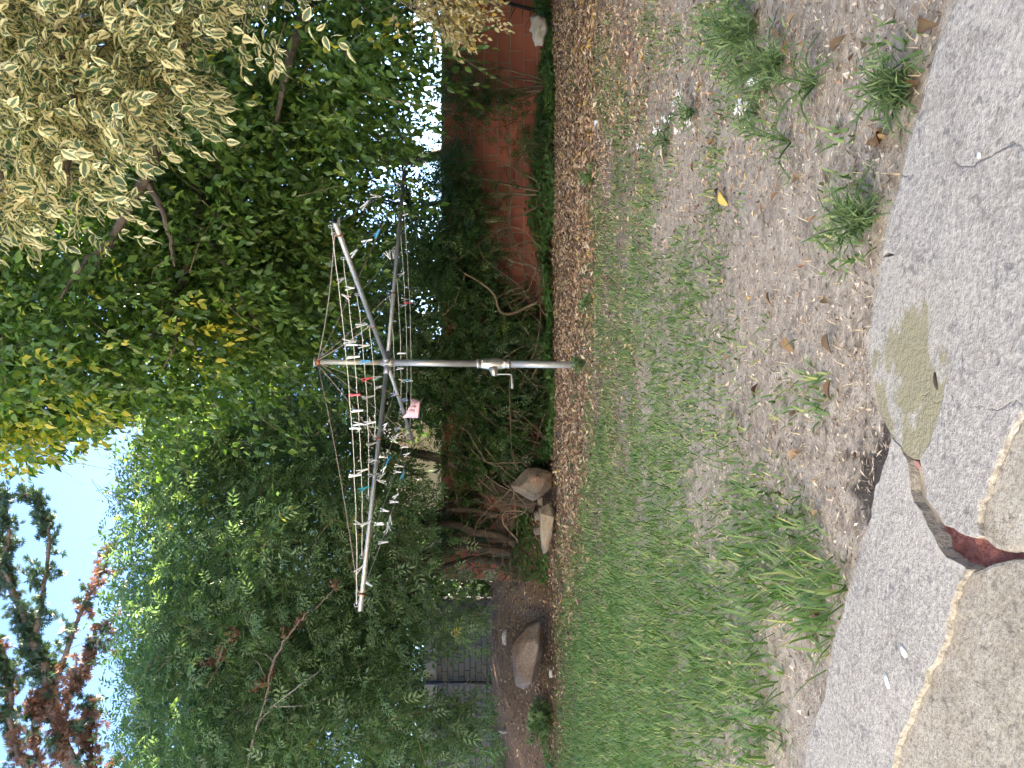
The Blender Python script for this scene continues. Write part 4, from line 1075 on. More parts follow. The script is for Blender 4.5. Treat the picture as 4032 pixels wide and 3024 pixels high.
vp = []
for k in range(170):
    yb = rng.uniform(950, 2350); xb = rng.uniform(2080, 2180) if yb < 1950 else rng.uniform(1990, 2060)
    D0 = rng.uniform(10.1, 10.6)
    xt = rng.uniform(1760, 2050); yt = yb + rng.normal(0, 190)
    mid = [(xb + xt) / 2 + rng.normal(0, 50), (yb + yt) / 2 + rng.normal(0, 70)]
    pts = [P(xb, yb, D0), P(mid[0], mid[1], D0 - rng.uniform(0, .25)), P(xt, yt, D0 - rng.uniform(-.1, .3))]
    if rng.uniform() < .4: pts.append(P(xt + rng.uniform(20, 120), yt + rng.normal(0, 120), D0 - .2))
    r0 = rng.uniform(.004, .010)
    vp.append(limb_w(pts, r0, r0 * .4, 14, .05, 200 + k))
vp += [limb([(2150, 1000, 10.1), (2050, 540, 10.15), (2020, 560, 10.2)], .004, .004, 3, 0, 1)] * 0
for pts, r0 in [([(2170, 800, 10.1), (2120, 530, 10.2), (2100, 560, 10.1)], 0)] * 0 + [
        ([(2160, 560, 10.1), (2090, 590, 10.1), (2040, 650, 10.1), (2010, 800, 10.1), (2000, 920, 10.15)], .012),
        ([(2130, 1180, 10.1), (1985, 1240, 10.0), (1930, 1150, 10.0), (1830, 1080, 10.0), (1780, 1030, 10.1)], .02),
        ([(1985, 1240, 10.0), (1990, 1390, 10.1), (2060, 1440, 10.1)], .010),
        ([(1830, 1080, 10.0), (1790, 1180, 10.0), (1740, 1250, 10.1)], .011),
        ([(2010, 1840, 10.0), (1915, 1820, 10.0), (1830, 1700, 10.0), (1760, 1640, 10.0)], .010),
        ([(2060, 1820, 9.9), (1915, 1822, 10.0), (1850, 1760, 10.0)], .008),
        ([(2040, 2130, 9.8), (1980, 2060, 9.8), (1990, 2010, 9.7), (2070, 2020, 9.7), (2075, 2040, 9.7)], .012)]:
    vp.append(limb(pts, r0, r0 * .5, 20, .04, 7))
link('bare_creeper', tubes('bare_creeper', vp, 5), M_twig, kind='stuff', label='tangle of bare brown creeper stems against the red wall', cat='creeper')

# ------------------------------------------------------------------ boulders and stones
def hull_rock(name, outline, D, depth, mat, label, cat='rock', group=None, sub=2, amp=.012, seed=1, bulge=.7):
    pts = np.array([P(x, y, D) for x, y in outline]); c = pts.mean(0)
    r = np.random.default_rng(seed)
    allp = [pts]
    fr = c + (pts - c) * bulge + r.normal(0, .01, pts.shape); fr[:, 1] -= depth * .3 * r.uniform(.7, 1.2, len(pts)); allp.append(fr)
    bk = c + (pts - c) * .8; bk[:, 1] += depth * .6; allp.append(bk)
    allp = np.vstack(allp)
    bm = bmesh.new()
    for q in allp: bm.verts.new(q)
    bmesh.ops.convex_hull(bm, input=bm.verts[:])
    for v in [v for v in bm.verts if not v.link_faces]: bm.verts.remove(v)
    bmesh.ops.bevel(bm, geom=bm.edges[:], offset=.012, segments=1, affect='EDGES', clamp_overlap=True)
    bmesh.ops.triangulate(bm, faces=bm.faces[:])
    for _ in range(sub):
        long_ = [e for e in bm.edges if e.calc_length() > .03]
        bmesh.ops.subdivide_edges(bm, edges=long_, cuts=1, use_grid_fill=True)
        bmesh.ops.triangulate(bm, faces=bm.faces[:])
    for v in bm.verts:
        nz = mnoise.noise(v.co * 7) * amp + mnoise.noise(v.co * 22) * amp * .4
        v.co += v.normal * nz if v.normal.length > 0 else Vector((0, 0, nz))
    bmesh.ops.recalc_face_normals(bm, faces=bm.faces[:])
    me = bm_mesh(name, bm)
    for q in me.polygons: q.use_smooth = False
    loc = Vector((float(c[0]), float(c[1] + .1), float(allp[:, 2].min())))
    me.transform(Matrix.Translation(-loc))
    o = link(name, me, mat, label=label, cat=cat, group=group); o.location = loc
    return o
def co(pts, s, ox, oy): return [(ox + a / s, oy + b / s) for a, b in pts]
hull_rock('boulder', co([(460, 105), (335, 230), (370, 285), (530, 370), (600, 345), (690, 240), (690, 130), (560, 85)], 2.116, 1850, 1800), 9.75, .5, M_rock1, 'angular tan and rust sandstone boulder among ivy by the red wall', seed=2, bulge=.55)
hull_rock('boulder', co([(580, 430), (660, 385), (700, 440), (696, 560), (684, 660), (645, 790), (615, 810), (600, 760), (585, 620)], 2.116, 1850, 1800), 9.35, .4, M_rock2, 'flat pale wedge-shaped boulder at the lawn edge', seed=3, bulge=.8)
hull_rock('boulder', co([(365, 190), (290, 225), (215, 320), (222, 430), (235, 520), (275, 545), (320, 520), (370, 400), (385, 260)], 1.316, 1850, 2300), 9.6, .6, M_rock3, 'large rounded brown granite boulder on the leafy bank', seed=4, bulge=.65)
for k, (xa, ya, w_, h_) in enumerate([(2118, 2030, 22, 18), (2116, 2090, 20, 18), (2128, 1972, 20, 14)]):
    hull_rock('stone', [(xa - h_, ya - w_ * .6), (xa - h_ * .8, ya + w_ * .8), (xa + h_, ya + w_), (xa + h_ * .9, ya - w_)], 9.72, .15, M_rock1, ['small pink stone half hidden behind the wedge-shaped boulder', 'pinkish stone peeping out above the tip of the wedge-shaped boulder', 'small reddish stone between the tan boulder and the wedge-shaped boulder'][k], 'stone', sub=1, amp=.006, seed=10 + k)
for k, (xa, ya, w_, h_, lb) in enumerate([(2217, 2142, 10, 7, 'small white stone lying on bare soil beyond the grass'), (2168, 2652, 16, 7, 'chalky white stone below the large brown boulder'), (2008, 2880, 7, 50, 'pale upright concrete edging block on the bank'), (1985, 2510, 34, 10, 'flat grey stone lying behind the large brown boulder')]):
    Dg = 9.2 if xa > 2100 else 10.9
    hull_rock('stone', [(xa - h_, ya - w_ * .6), (xa - h_ * .8, ya + w_ * .8), (xa + h_, ya + w_), (xa + h_ * .9, ya - w_)], Dg, .1, M_pebble, lb, 'stone', sub=1, amp=.004, seed=20 + k)

# ------------------------------------------------------------------ rotary clothesline
HUBP = P(1525, 1430, 6.5)
ENDS = {'A': P(1318, 872, 4.61), 'B': P(1418, 2408, 5.67), 'C': P(1627, 1738, 8.39), 'D': P(1592, 676, 7.33)}
TOP = P(1238, 1424, 6.5); BASE = P(2280, 1437, 6.5); BASE[2] = -.25
hoist = thing('rotary_clothesline', (BASE[0], BASE[1], 0), 'grey steel rotary clothesline with four arms standing on the lawn', 'clothesline')
def on_pole(x): 
    t = (x - 1238) / (2280 - 1238); return P(x, 1424 + 13 * t, 6.5)
def part_tube(nm, pts, r, mat, sides=16, parent=hoist, cap=True):
    V, f = tube_data(np.asarray(pts), r, sides, cap); return link(nm, new_mesh(nm, V, f), mat, parent)
part_tube('upper_pole', [on_pole(1255), on_pole(1500)], .0225, M_pipe_up)
part_tube('middle_pole', [on_pole(1500), on_pole(1890)], .0275, M_galv)
part_tube('lower_pole', [on_pole(1990), on_pole(2150), BASE], .030, M_galv)
part_tube('top_cap', [on_pole(1236), on_pole(1238), on_pole(1244), on_pole(1246)], [.03, .042, .042, .03], M_galv)
part_tube('cap_collar', [on_pole(1246), on_pole(1262)], .031, M_rust)
hub = part_tube('hub', [on_pole(1510), on_pole(1513), on_pole(1538), on_pole(1546), on_pole(1549)], [.034, .040, .040, .034, .030], M_galv)
part_tube('sleeve', [on_pole(1530), on_pole(1550)], .0345, M_pipe_up, parent=hoist)
arms = {}
for k, e in ENDS.items():
    d = e - HUBP; s_ = HUBP + d * .012
    a = part_tube('arm', [s_, HUBP + d * .5, e], .0178, M_galv, 14)
    # black disc paints the dark inside of the pipe mouth
    bore = part_tube('dark_bore_disc', [e - nrm(d) * .001 + nrm(d) * .002, e + nrm(d) * .003], .0155, M_black, 12, a)
    sk = part_tube('socket', [HUBP + d * .008, HUBP + d * .05], .024, M_galv, 14, a)
    arms[k] = (a, d)
TS = [.33, .57, .80, .975]
UPV = np.array([0, 0, 1.])
def ring(c, r, w, n1, n2, m=16):
    a = np.linspace(0, 2 * np.pi, m)[:, None]
    return c + r * (np.cos(a) * n1 + np.sin(a) * n2)
eye = {}
for k, (a, d) in arms.items():
    for t in TS + [.935]:
        c = HUBP + d * t + UPV * .033
        eye[k, t] = c
        part_tube('eyelet', ring(c, .016, .003, UPV, nrm(d)), .0032, M_galv, 6, a)
    for t in (.335, .94):
        c = HUBP + d * t
        part_tube('clamp', [c - nrm(d) * .008, c + nrm(d) * .008], .0215, M_rust, 14, a)
LINES = {}
LSIDE = {'A': 'side facing the paving', 'B': 'side facing the bank', 'C': 'side facing the red wall', 'D': 'side facing the variegated tree'}
LRING = {.33: 'innermost', .57: 'second', .80: 'third', .975: 'outermost'}
for (p, q) in (('A', 'B'), ('B', 'C'), ('C', 'D'), ('D', 'A')):
    for t in TS:
        a, b_ = eye[p, t], eye[q, t]
        s_ = np.linspace(0, 1, 25)[:, None]
        pts = a + (b_ - a) * s_ - UPV * (.05 * t) * 4 * s_ * (1 - s_) + np.random.default_rng(int(t * 100)).normal(0, .0015, (25, 3))
        LINES[p, q, t] = pts
        part_tube('line_wire', pts, .0026, M_line, 5)
for k, (a, d) in arms.items():
    for t in (.335, .935):
        e = HUBP + d * t + UPV * .03
        s_ = np.linspace(0, 1, 12)[:, None]; tp = on_pole(1255) + nrm(d) * .033
        part_tube('stay_wire', tp + (e - tp) * s_ - UPV * .02 * 4 * s_ * (1 - s_), .0042, M_stay, 5)
# crank housing
hou = part_tube('crank_housing', [on_pole(x) for x in (1876, 1878, 1886, 1888, 1905, 1935, 1938, 1975, 1996, 1998, 2008, 2010)],
                [.030, .040, .040, .035, .044, .053, .053, .044, .035, .040, .040, .031], M_cast, 20)
bs = on_pole(1942); L_ = np.array([-1., 0, 0]); Fw = np.array([0, -1., 0])
part_tube('gear_boss', [bs + L_ * .03 + Fw * .01, bs + L_ * .075 + Fw * .012 - UPV * .008, bs + L_ * .098 + Fw * .012 - UPV * .010, bs + L_ * .104 + Fw * .012 - UPV * .010], [.045, .030, .024, .016], M_cast, 14, hou)
for (xv, sx) in ((1892, -.35), (1915, .2), (1968, .25), (1990, -.3), (1985, .4), (1900, .55)):
    c = on_pole(xv) + np.array([sx * .05, -.045, 0])
    part_tube('bolt', [c + np.array([0, .02, 0]), c, c - np.array([0, .006, 0])], [.008, .008, .005], M_cast, 8, hou)
c0 = bs + L_ * .088 + Fw * .02 - UPV * .012
crank = part_tube('crank_handle', resample([c0 + UPV * .012, c0 - UPV * .05, c0 - UPV * .125, c0 - UPV * .143 + L_ * .012, c0 - UPV * .146 + L_ * .035], 14), .0065, M_galv, 8)
g0 = c0 - UPV * .146 + L_ * .03
part_tube('grip', [g0, g0 + L_ * .01, g0 + L_ * .05 - UPV * .002, g0 + L_ * .085 - UPV * .003, g0 + L_ * .092 - UPV * .003], [.007, .0095, .011, .0125, .007], M_galv, 10, crank)

# ------------------------------------------------------------------ clothes pegs
PEGCOL = {'w': (.80, .80, .78), 'g': (.34, .34, .32), 'b': (.10, .42, .72), 'r': (.70, .10, .12), 't': (.03, .36, .48), 'l': (.42, .52, .80)}
PEGNAME = {'w': 'white', 'g': 'weathered grey', 'b': 'bright sky blue', 'r': 'red', 't': 'dark teal', 'l': 'pale lilac blue'}
peg_mesh = {}
sp_mat = simple('peg_spring', (.35, .33, .31), .4, .8)
for k, c in PEGCOL.items():
    mt = simple('peg_' + k, c, .45)
    for s_ in (-1, 1):
        bm = bmesh.new()
        prof = [(-.0425, .0125, .0050), (-.02, .0085, .0060), (.0, .0042, .0065), (.02, .0030, .0055), (.0425, .0022, .0040)]
        vr = []
        for (yy, off, th) in prof:
            vr.append([bm.verts.new((s_ * (off - th * .5), yy, -.0055)), bm.verts.new((s_ * (off + th * .5), yy, -.0055)), bm.verts.new((s_ * (off + th * .5), yy, .0055)), bm.verts.new((s_ * (off - th * .5), yy, .0055))])
        for a_, b_ in zip(vr[:-1], vr[1:]):
            for q in range(4): bm.faces.new((a_[q], a_[(q + 1) % 4], b_[(q + 1) % 4], b_[q]))
        bm.faces.new(vr[0][::-1]); bm.faces.new(vr[-1])
        bmesh.ops.recalc_face_normals(bm, faces=bm.faces[:])
        me = bm_mesh('jaw', bm); me.materials.append(mt); peg_mesh[k, s_] = me
V, f = tube_data(np.array([(-.007, .004, 0), (-.004, .006, .007), (.004, .006, .007), (.007, .004, 0), (.004, .002, -.007), (-.004, .002, -.007), (-.007, .004, 0)]), .0012, 4)
spring_me = new_mesh('spring', V, f); spring_me.materials.append(sp_mat)
raw = {(1200, 700, 4.022): [(1440, 135, 1318, 128, 'b'), (1200, 290, 1050, 300, 'w'), (1010, 375, 895, 480, 'w'), (530, 630, 540, 740, 'w'), (1070, 985, 910, 1000, 'w'), (1185, 835, 1105, 925, 'b'), (835, 1155, 725, 1225, 'w'),
                            (1350, 1285, 1272, 1180, 'w'), (1362, 1285, 1325, 1155, 'w'), (1410, 1280, 1400, 1150, 'w'), (1590, 1500, 1480, 1550, 'g'), (1635, 580, 1570, 575, 'w'), (1430, 60, 1490, 140, 'w')],
       (1200, 1050, 4.022): [(630, 195, 515, 225, 'g'), (785, 345, 645, 335, 'w'), (600, 430, 670, 465, 'w'), (970, 908, 830, 940, 'w'), (805, 1190, 625, 1185, 'w'), (840, 1240, 670, 1232, 'w'), (1010, 1240, 865, 1265, 'w'), (865, 1420, 680, 1440, 'w'),
                             (1040, 1495, 880, 1508, 'b'), (1620, 512, 1548, 522, 'w'), (1695, 572, 1580, 570, 'r'), (1620, 602, 1510, 615, 'g'), (1430, 860, 1390, 858, 'w'), (1600, 1372, 1475, 1370, 'w')],
       (1200, 1400, 4.022): [(1560, 205, 1460, 200, 'w'), (1055, 345, 920, 388, 'r'), (1220, 330, 1080, 362, 'g'), (1505, 380, 1570, 408, 'w'), (1670, 380, 1580, 395, 't'), (1695, 400, 1620, 395, 'w'), (1225, 480, 1105, 515, 'g'), (885, 620, 705, 625, 'r'),
                             (1490, 605, 1375, 625, 'l'), (1080, 640, 920, 670, 'g'), (925, 865, 748, 878, 'w'), (935, 1090, 770, 1083, 'w'), (885, 1145, 715, 1138, 'w'), (1120, 1050, 955, 1072, 'w'), (1310, 1070, 1240, 1130, 'w'), (1520, 1110, 1445, 1185, 'l'),
                             (1490, 1235, 1420, 1310, 'w'), (1460, 1380, 1360, 1300, 'w'), (1640, 1220, 1550, 1285, 'w'), (1140, 1375, 990, 1415, 'g'), (1640, 1455, 1510, 1445, 'w'), (1665, 1540, 1570, 1590, 'w'), (1620, 710, 1535, 722, 'l')],
       (1200, 1750, 4.022): [(1150, 240, 1010, 268, 'g'), (985, 395, 830, 435, 'w'), (890, 465, 705, 485, 'w'), (1165, 468, 1020, 492, 'g'), (1295, 310, 1335, 195, 'b'), (1290, 345, 1215, 440, 'w'), (1260, 465, 1170, 530, 'w'), (1165, 560, 1250, 600, 'w'),
                             (1555, 355, 1430, 330, 'w'), (1530, 435, 1410, 438, 'w'), (1570, 430, 1540, 530, 'b'), (1005, 670, 870, 725, 't'), (1490, 780, 1400, 850, 'w'), (1480, 912, 1345, 905, 'w'), (1335, 1055, 1200, 1035, 'w'), (890, 1280, 812, 1225, 'w'),
                             (1030, 1225, 910, 1268, 'w'), (1255, 1265, 1095, 1255, 'w'), (1240, 1235, 1110, 1262, 'w'), (1350, 1140, 1360, 1255, 'w'), (1305, 1250, 1340, 1350, 'w'), (1340, 1300, 1275, 1395, 'w'), (1310, 1545, 1175, 1550, 'w')],
       (1300, 2050, 2.38): [(310, 440, 255, 490, 'w'), (395, 605, 320, 575, 'w')]}
lkey = [k_ for k_, v_ in LINES.items() for _ in v_]
lp = np.vstack(list(LINES.values())); lx, ly = proj(lp)
for (ox, oy, sc), lst in raw.items():
    for (x0, y0, x1, y1, c) in lst:
        x0, x1 = ox + x0 / sc, ox + x1 / sc; y0, y1 = oy + y0 / sc, oy + y1 / sc
        cx, cy = (x0 + x1) / 2, (y0 + y1) / 2
        dd = (lx - cx) ** 2 + (ly - cy) ** 2
        Dp = lp[np.argmin(dd), 1]
        # settle the peg on the nearest stretch of wire
        c3 = P(cx, cy, Dp); ni = np.argmin(np.linalg.norm(lp - c3, axis=1)); near = lp[ni]; lk = lkey[ni]
        off = c3 - near
        if np.linalg.norm(off) > .035: c3 = near + off * (.035 / np.linalg.norm(off))
        d = P(x0, y0, Dp) - P(x1, y1, Dp)
        ln = np.linalg.norm(d); full = .085
        if ln < full * .93: d[1] += math.sqrt(max(0, full ** 2 - ln ** 2)) * rng.choice([-1, 1]) * .7
        d = nrm(d)
        nn = nrm(np.array([rng.normal(0, .35), -1, rng.normal(0, .35)]))
        if abs(d[2]) > .9 and rng.uniform() < .5: nn = nrm(np.array([1., -.5, 0]) * 1.0)
        s_ = nrm(np.cross(d, nn)); n2 = np.cross(s_, d)
        m = Matrix(np.stack([s_, d, n2], -1).tolist()).to_4x4(); m.translation = Vector(c3.tolist())
        root = bpy.data.objects.new('clothes_peg', None); root.empty_display_size = .03; root.matrix_basis = m
        root['label'] = f'{PEGNAME[c]} plastic peg on the {LRING[lk[2]]} clothesline wire, {LSIDE[lk[0]]}'; root['category'] = 'clothes peg'
        root['group'] = f'{PEGNAME[c]} pegs on the {LRING[lk[2]]} wire, {LSIDE[lk[0]]}'
        COL.objects.link(root)
        for nm, me in (('jaw', peg_mesh[c, -1]), ('jaw', peg_mesh[c, 1]), ('spring', spring_me)):
            o = bpy.data.objects.new(nm, me); o.parent = root; COL.objects.link(o)

# ------------------------------------------------------------------ pink peg basket
BD = 7.6
bc = P(1625, 1612, BD)
bask = thing('peg_basket', P(1652, 1612, BD), 'pink plastic peg basket with slotted side hanging from an arm', 'basket')
M_pink = simple('pink_plastic', (.88, .58, .64), .45, 0, 14, (.84, .53, .60))
nu, nv = 56, 14
bm = bmesh.new(); grid = {}
for a in range(nu):
    th = 2 * math.pi * a / nu
    for b_ in range(nv + 1):
        t = b_ / nv
        k = .82 + .18 * t
        X_ = .104 * k * math.copysign(abs(math.cos(th)) ** .7, math.cos(th)); Y_ = .062 * k * math.copysign(abs(math.sin(th)) ** .7, math.sin(th))
        rim = .118 + .030 * (-math.cos(th)) * 1.0 + .012 * math.cos(2 * th)
        if X_ > 0: rim -= .018 * math.sin(math.pi * min(1, X_ / .1))
        grid[a, b_] = bm.verts.new((X_, Y_, rim * t))
for a in range(nu):
    for b_ in range(nv):
        th = 360 * (a + .5) / nu
        slot = (5 <= b_ <= 11) and (b_ % 2 == 1) and (a % 3 != 0) and (th > 265 or th < 95 or 120 < th < 170)
        if not slot: bm.faces.new((grid[a, b_], grid[(a + 1) % nu, b_], grid[(a + 1) % nu, b_ + 1], grid[a, b_ + 1]))
bm.faces.new([grid[a, 0] for a in range(nu)][::-1])
me = bm_mesh('basket_shell', bm, True); me.transform(Matrix.Rotation(math.radians(7), 4, 'Y'))
me.transform(Matrix.Translation(Vector((float(bc[0]), float(bc[1]), float(P(1652, 1612, BD)[2])))))
o = link('basket_shell', me, M_pink, bask)
sm = o.modifiers.new('thickness', 'SOLIDIFY'); sm.thickness = .003
strap_m = simple('blue_strap', (.30, .38, .62), .6); cord_m = simple('black_cord', (.015, .015, .018), .6)
hang1 = P(1575, 1588, BD); hang2 = P(1540, 1602, 7.7)
V, f = tube_data(resample([P(1606, 1573, BD), P(1595, 1570, BD), P(1585, 1573, BD), P(1575, 1590, BD)], 12), .007, 8); link('strap', new_mesh('strap', V, f), strap_m, bask)
V, f = tube_data(resample([P(1600, 1638, BD), P(1592, 1640, BD), P(1570, 1628, BD), P(1562, 1612, 7.68), P(1545, 1606, 7.7)], 18), .0035, 8); link('cord', new_mesh('cord', V, f), cord_m, bask)
V, f = tube_data(resample([P(1575, 1590, BD), P(1581, 1580, 7.62), P(1597, 1574, BD)], 12), .005, 8); link('cord', new_mesh('cord', V, f), cord_m, bask)
kb = P(1602, 1638, BD - .02); V, f = tube_data(np.array([kb + [-.012, 0, 0], kb, kb + [.012, 0, 0]]), [.006, .012, .006], 8); link('cord_knot', new_mesh('cord_knot', V, f), cord_m, bask)

# ------------------------------------------------------------------ small things on the ground
def weed(name, xy, label, cat, nst, hgt, seed, leaf=.05, flowers=0, wid=.14, group=None):
    r = np.random.default_rng(seed); b0 = G(*xy); b0[2] = float(ground_z(b0[0], b0[1]))
    t = thing(name, b0, label, cat, group)
    paths = []; T = []; A = []; Nn = []
    tips = []
    for k in range(nst):
        az = r.uniform(0, 6.28); ln = hgt * r.uniform(.6, 1.2); tilt = r.uniform(.2, 1.25)
        d = np.array([math.cos(az) * math.sin(tilt), math.sin(az) * math.sin(tilt), math.cos(tilt)])
        p = resample([b0, b0 + d * ln * .5 + [0, 0, .01], b0 + d * ln + np.array([0, 0, -.02 * tilt])], 10)
        paths.append((p, np.linspace(.0022, .001, 10))); tips.append(p[-1])
        n = int(ln / .0065)
        for q in range(n):
            tt = .12 + .88 * q / n; c = p[min(9, int(tt * 9.99))] + r.normal(0, .002, 3)
            a2 = q * 2.4
            o1 = nrm(np.cross(d, [.3, .2, .9])); o2 = np.cross(d, o1)
            T.append(c); A.append(d * .55 + (math.cos(a2) * o1 + math.sin(a2) * o2) * .8 + [0, 0, .15]); Nn.append(np.array([0, 0, 1.]) + r.normal(0, .3, 3))
    T = np.array(T); A = np.array(A); Nn = np.array(Nn); n = len(T)
    Sz = leaf * r.uniform(.6, 1.15, n); tv = np.array(DIA_V) * np.array([wid / .2, 1, 1])
    link('leaves', scatter_mesh('leaves', tv, DIA_F, frames(A, Nn), T, Sz, {'edge': DIA_E}, {'rnd': r.uniform(0, 1, n)}), M_weed, t, kind='stuff')
    link('stems', tubes('stems', paths, 4), M_weed, t)
    if flowers:
        for c in tips[:flowers]:
            n = 22
            Tf = c + r.normal(0, .0065, (n, 3)) + np.array([0, 0, .006])
            al = r.normal(0, 1, (n, 3)); al[:, 2] *= .3
            me = scatter_mesh('flower_head', [(-.5, -.5, 0), (.5, -.5, .1), (.5, .5, 0), (-.5, .5, .1)], [(0, 1, 2, 3)], frames(al, np.tile([0, -.4, 1.], (n, 1))), Tf, r.uniform(.0045, .008, n))
            link('flower_head', me, M_petal, t)
weed('leafy_weed', (3080, 250), 'bushy narrow-leaved weed with soft green rosettes near the paving corner', 'weed', 26, .12, 1, .030, 0, .085)
weed('leafy_weed', (3120, 560), 'single upright narrow-leaved weed beside a dry curled leaf', 'weed', 7, .11, 2, .032, 0, .08)
weed('leafy_weed', (2960, 130), 'broad sprawling weed among brown leaf litter', 'weed', 24, .15, 3, .034, 0, .10)
weed('leafy_weed', (3230, 330), 'grey-green feathery weed in pale sandy soil', 'weed', 14, .10, 4, .026, 0, .07)
weed('leafy_weed', (3450, 880), 'dense low weed tuft touching the paving edge', 'weed', 40, .085, 5, .022, 0, .07)
weed('leafy_weed', (3600, 330), 'feathery weed clump leaning over curled leaves by the paving', 'weed', 40, .085, 6, .022, 0, .07)
weed('leafy_weed', (2300, 1430), 'small bright green weed at the foot of the clothesline pole', 'weed', 9, .10, 7, .05, 0, .2)
weed('leafy_weed', (2345, 690), 'lone light green seedling on the brown leaf litter', 'weed', 6, .10, 8, .055, 0, .25)
weed('leafy_weed', (2330, 1190), 'small lime green seedling near the far edge of the lawn', 'weed', 6, .09, 9, .05, 0, .25)
weed('leafy_weed', (2190, 2830), 'blue-green leafy weed clump at the bank foot', 'weed', 26, .34, 10, .09, 0, .22)
weed('alyssum', (2740, 440), 'low clump of white flowering alyssum with three flower heads', 'flower', 9, .10, 11, .032, 5, .13)
weed('alyssum', (2650, 560), 'dark green alyssum clump with few white flowers beside a pale leaf', 'flower', 10, .09, 12, .03, 2, .12)
weed('alyssum', (2985, 450), 'tiny white flowered alyssum among tall grass blades', 'flower', 6, .08, 13, .03, 3, .1)

FL_V = FINE_V * np.array([1, 1, 1]); 
def fallen(xy, size, rnd, az, label, group, tilt=.25, curl=1.6, mat=None, z=None):
    p = G(*xy); zz = float(ground_z(p[0], p[1])) if z is None else z
    if z is not None: p = G(*xy, z)
    tv = FINE_V.copy(); tv[:, 2] = tv[:, 2] * curl * .7 + .3 * np.abs(tv[:, 0]); tv[:, 0] *= 1.1
    tv[:, 2] -= tv[:, 2].min()
    me = scatter_mesh('fallen_leaf', tv, FINE_F, np.eye(3)[None], np.zeros((1, 3)), np.ones(1), {'edge': FINE_E}, {'rnd': np.array([rnd])})
    o = link('fallen_leaf', me, mat or M_fallen, label=label, cat='leaf', group=group)
    o.location = (float(p[0]), float(p[1]), zz + .003); o.rotation_euler = (random.gauss(0, tilt * .5), random.gauss(0, tilt * .5), az); o.scale = (size,) * 3
    return o
LG = 'dry brown leaves fallen on the soil and grass'
spots = [(3530, 460), (3545, 420), (3520, 500), (3560, 390), (3500, 560), (3575, 340), (3590, 360), (3540, 530), (3510, 520), (3480, 545), (3560, 470), (3600, 440), (3570, 700), (3620, 260), (3560, 300), (3660, 90)]
for k in range(len(spots)): fallen(spots[k], random.uniform(.022, .036), random.uniform(.15, .8), random.uniform(0, 6.28), 'curled brown leaf piled in the drift against the paving edge', 'curled leaves drifted against the paving', .4, 2.2)
sp2 = [(3070, 100), (3120, 210), (2990, 70), (2860, 300), (3090, 1960), (3245, 2010), (3065, 2060), (3130, 1810), (3290, 1310), (3040, 1150), (3120, 1640), (3300, 1500), (2690, 290), (3340, 520), (2740, 640), (3180, 700), (3230, 2380), (3260, 2440), (3100, 1330), (2920, 1700),
       (3060, 790), (2830, 770), (2760, 330), (3210, 880), (2640, 1190), (2960, 2300), (2680, 2430), (3260, 1180), (2870, 1420), (2990, 1560), (2600, 430), (2800, 560), (3140, 60), (3310, 200), (3420, 180)]
for k, s_ in enumerate(sp2):
    rv = random.uniform(.1, .9); tone = 'dark brown' if rv < .35 else ('rusty brown' if rv < .65 else 'pale tan')
    place = 'in the grass beside the kerb slab' if s_[1] > 1900 else ('on bare soil facing the olive cement patch' if s_[1] > 1000 else 'among the narrow-leaved weeds and litter')
    fallen(s_, random.uniform(.018, .036), rv, random.uniform(0, 6.28), f'{tone} dry leaf lying {place}', f'{tone} leaves {place}', .35, 1.8)
fallen((2645, 560), .075, 1.0, 1.1, 'large pale cream leaf lying among the alyssum clumps', None, .12, 1.0, simple('bleached_leaf', (.62, .56, .44), .7, 0, 60, (.52, .46, .35)))
fallen((2370, 480), .09, 1.0, .4, 'white scrap of paper curled on the brown leaf litter', None, .3, 1.6, simple('white_paper', (.82, .82, .80), .7))
o = fallen((2845, 745), .055, .97, 2.0, 'single yellow leaf lying on bare soil', None, .2, 1.4, simple('yellow_leaf', (.56, .40, .10), .6))
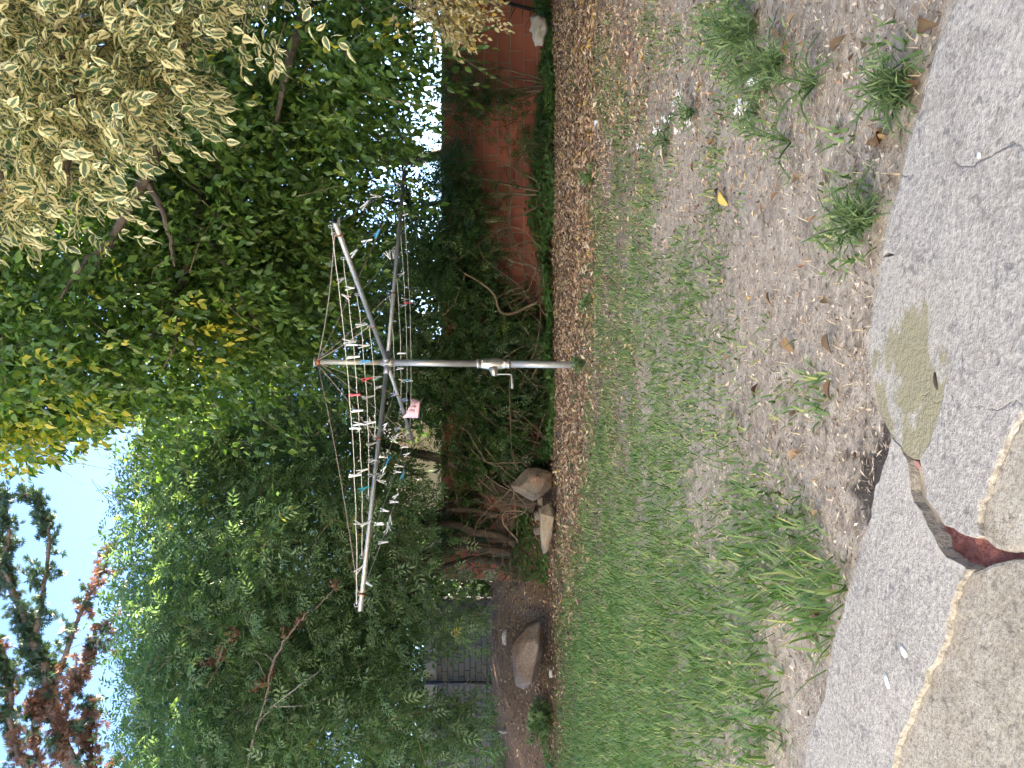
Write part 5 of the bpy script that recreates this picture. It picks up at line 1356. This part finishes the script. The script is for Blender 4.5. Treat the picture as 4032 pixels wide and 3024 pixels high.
# blue and white plastic scrap
t = thing('bottle_cap_scrap', G(2245, 745), 'blue and white plastic scrap on the leaf litter', 'litter')
c = G(2245, 745); 
for nm, a, b_, r_, mt in (('blue_end', -.03, .02, .014, simple('blue_plastic', (.02, .05, .45), .4)), ('white_end', .02, .075, .010, simple('white_plastic', (.7, .72, .75), .5))):
    V, f = tube_data(np.array([c + [a, 0, .016], c + [(a + b_) / 2, .005, .017], c + [b_, .01, .016]]), [r_ * .8, r_, r_ * .7], 8); link(nm, new_mesh(nm, V, f), mt, t)
# rag by the wall
rg = P(2195, 110, 10.0)
bm = bmesh.new(); bmesh.ops.create_icosphere(bm, subdivisions=3, radius=1)
for v in bm.verts:
    n_ = mnoise.noise(v.co * 1.7) * .5 + mnoise.noise(v.co * 4) * .2
    v.co = Vector((v.co.x * .20 * (1 + n_), v.co.y * .10 * (1 + n_), v.co.z * .09 * (1 + n_ * 1.5)))
me = bm_mesh('rag', bm, True); o = link('rag', me, M_rag, label='crumpled pale cloth lying on ivy at the red wall end', cat='cloth'); o.location = (float(rg[0]), float(rg[1]), .22)
# grub-like seed pod and bird droppings on the paving
def pod(xy, l, r_, az, mat, name, label, cat, flat=1.0):
    p = G(*xy, ZT + .004); V, f = tube_data(np.array([(-l / 2, 0, 0), (-l / 4, r_ * .3, 0), (0, r_ * .5, 0), (l / 4, r_ * .3, 0), (l / 2, 0, 0)]), [r_ * .4, r_, r_ * 1.05, r_ * .9, r_ * .3], 8)
    V[:, 2] = (V[:, 2] - V[:, 2].min()) * flat
    o = link(name, new_mesh(name, V, f), mat, label=label, cat=cat); o.location = (float(p[0]), float(p[1]), ZT + .0005 if flat == 1 else ZT + .0045); o.rotation_euler = (0, 0, az)
pod((3682, 1500), .022, .0024, .25, simple('dark_pod', (.04, .03, .025), .7), 'seed_pod', 'thin dark seed pod on the olive cement patch', 'seed')
drop_m = simple('bird_dropping', (.72, .73, .74), .8)
pod((3562, 2560), .020, .006, 1.2, drop_m, 'bird_dropping', 'white bird dropping near the middle of the kerb slab', 'dropping', .12)
pod((3497, 2680), .020, .006, .6, drop_m, 'bird_dropping', 'white bird dropping close to the grass edge of the kerb slab', 'dropping', .12)
pod((3860, 605), .008, .004, .6, drop_m, 'bird_dropping', 'tiny white speck on the large rough slab', 'dropping', .12)

print('TRIS', sum(sum(len(p.vertices) - 2 for p in m.polygons) if len(m.polygons) < 2000 else len(m.loops) - 2 * len(m.polygons) for m in bpy.data.meshes))
print('OBJS', len(bpy.data.objects))
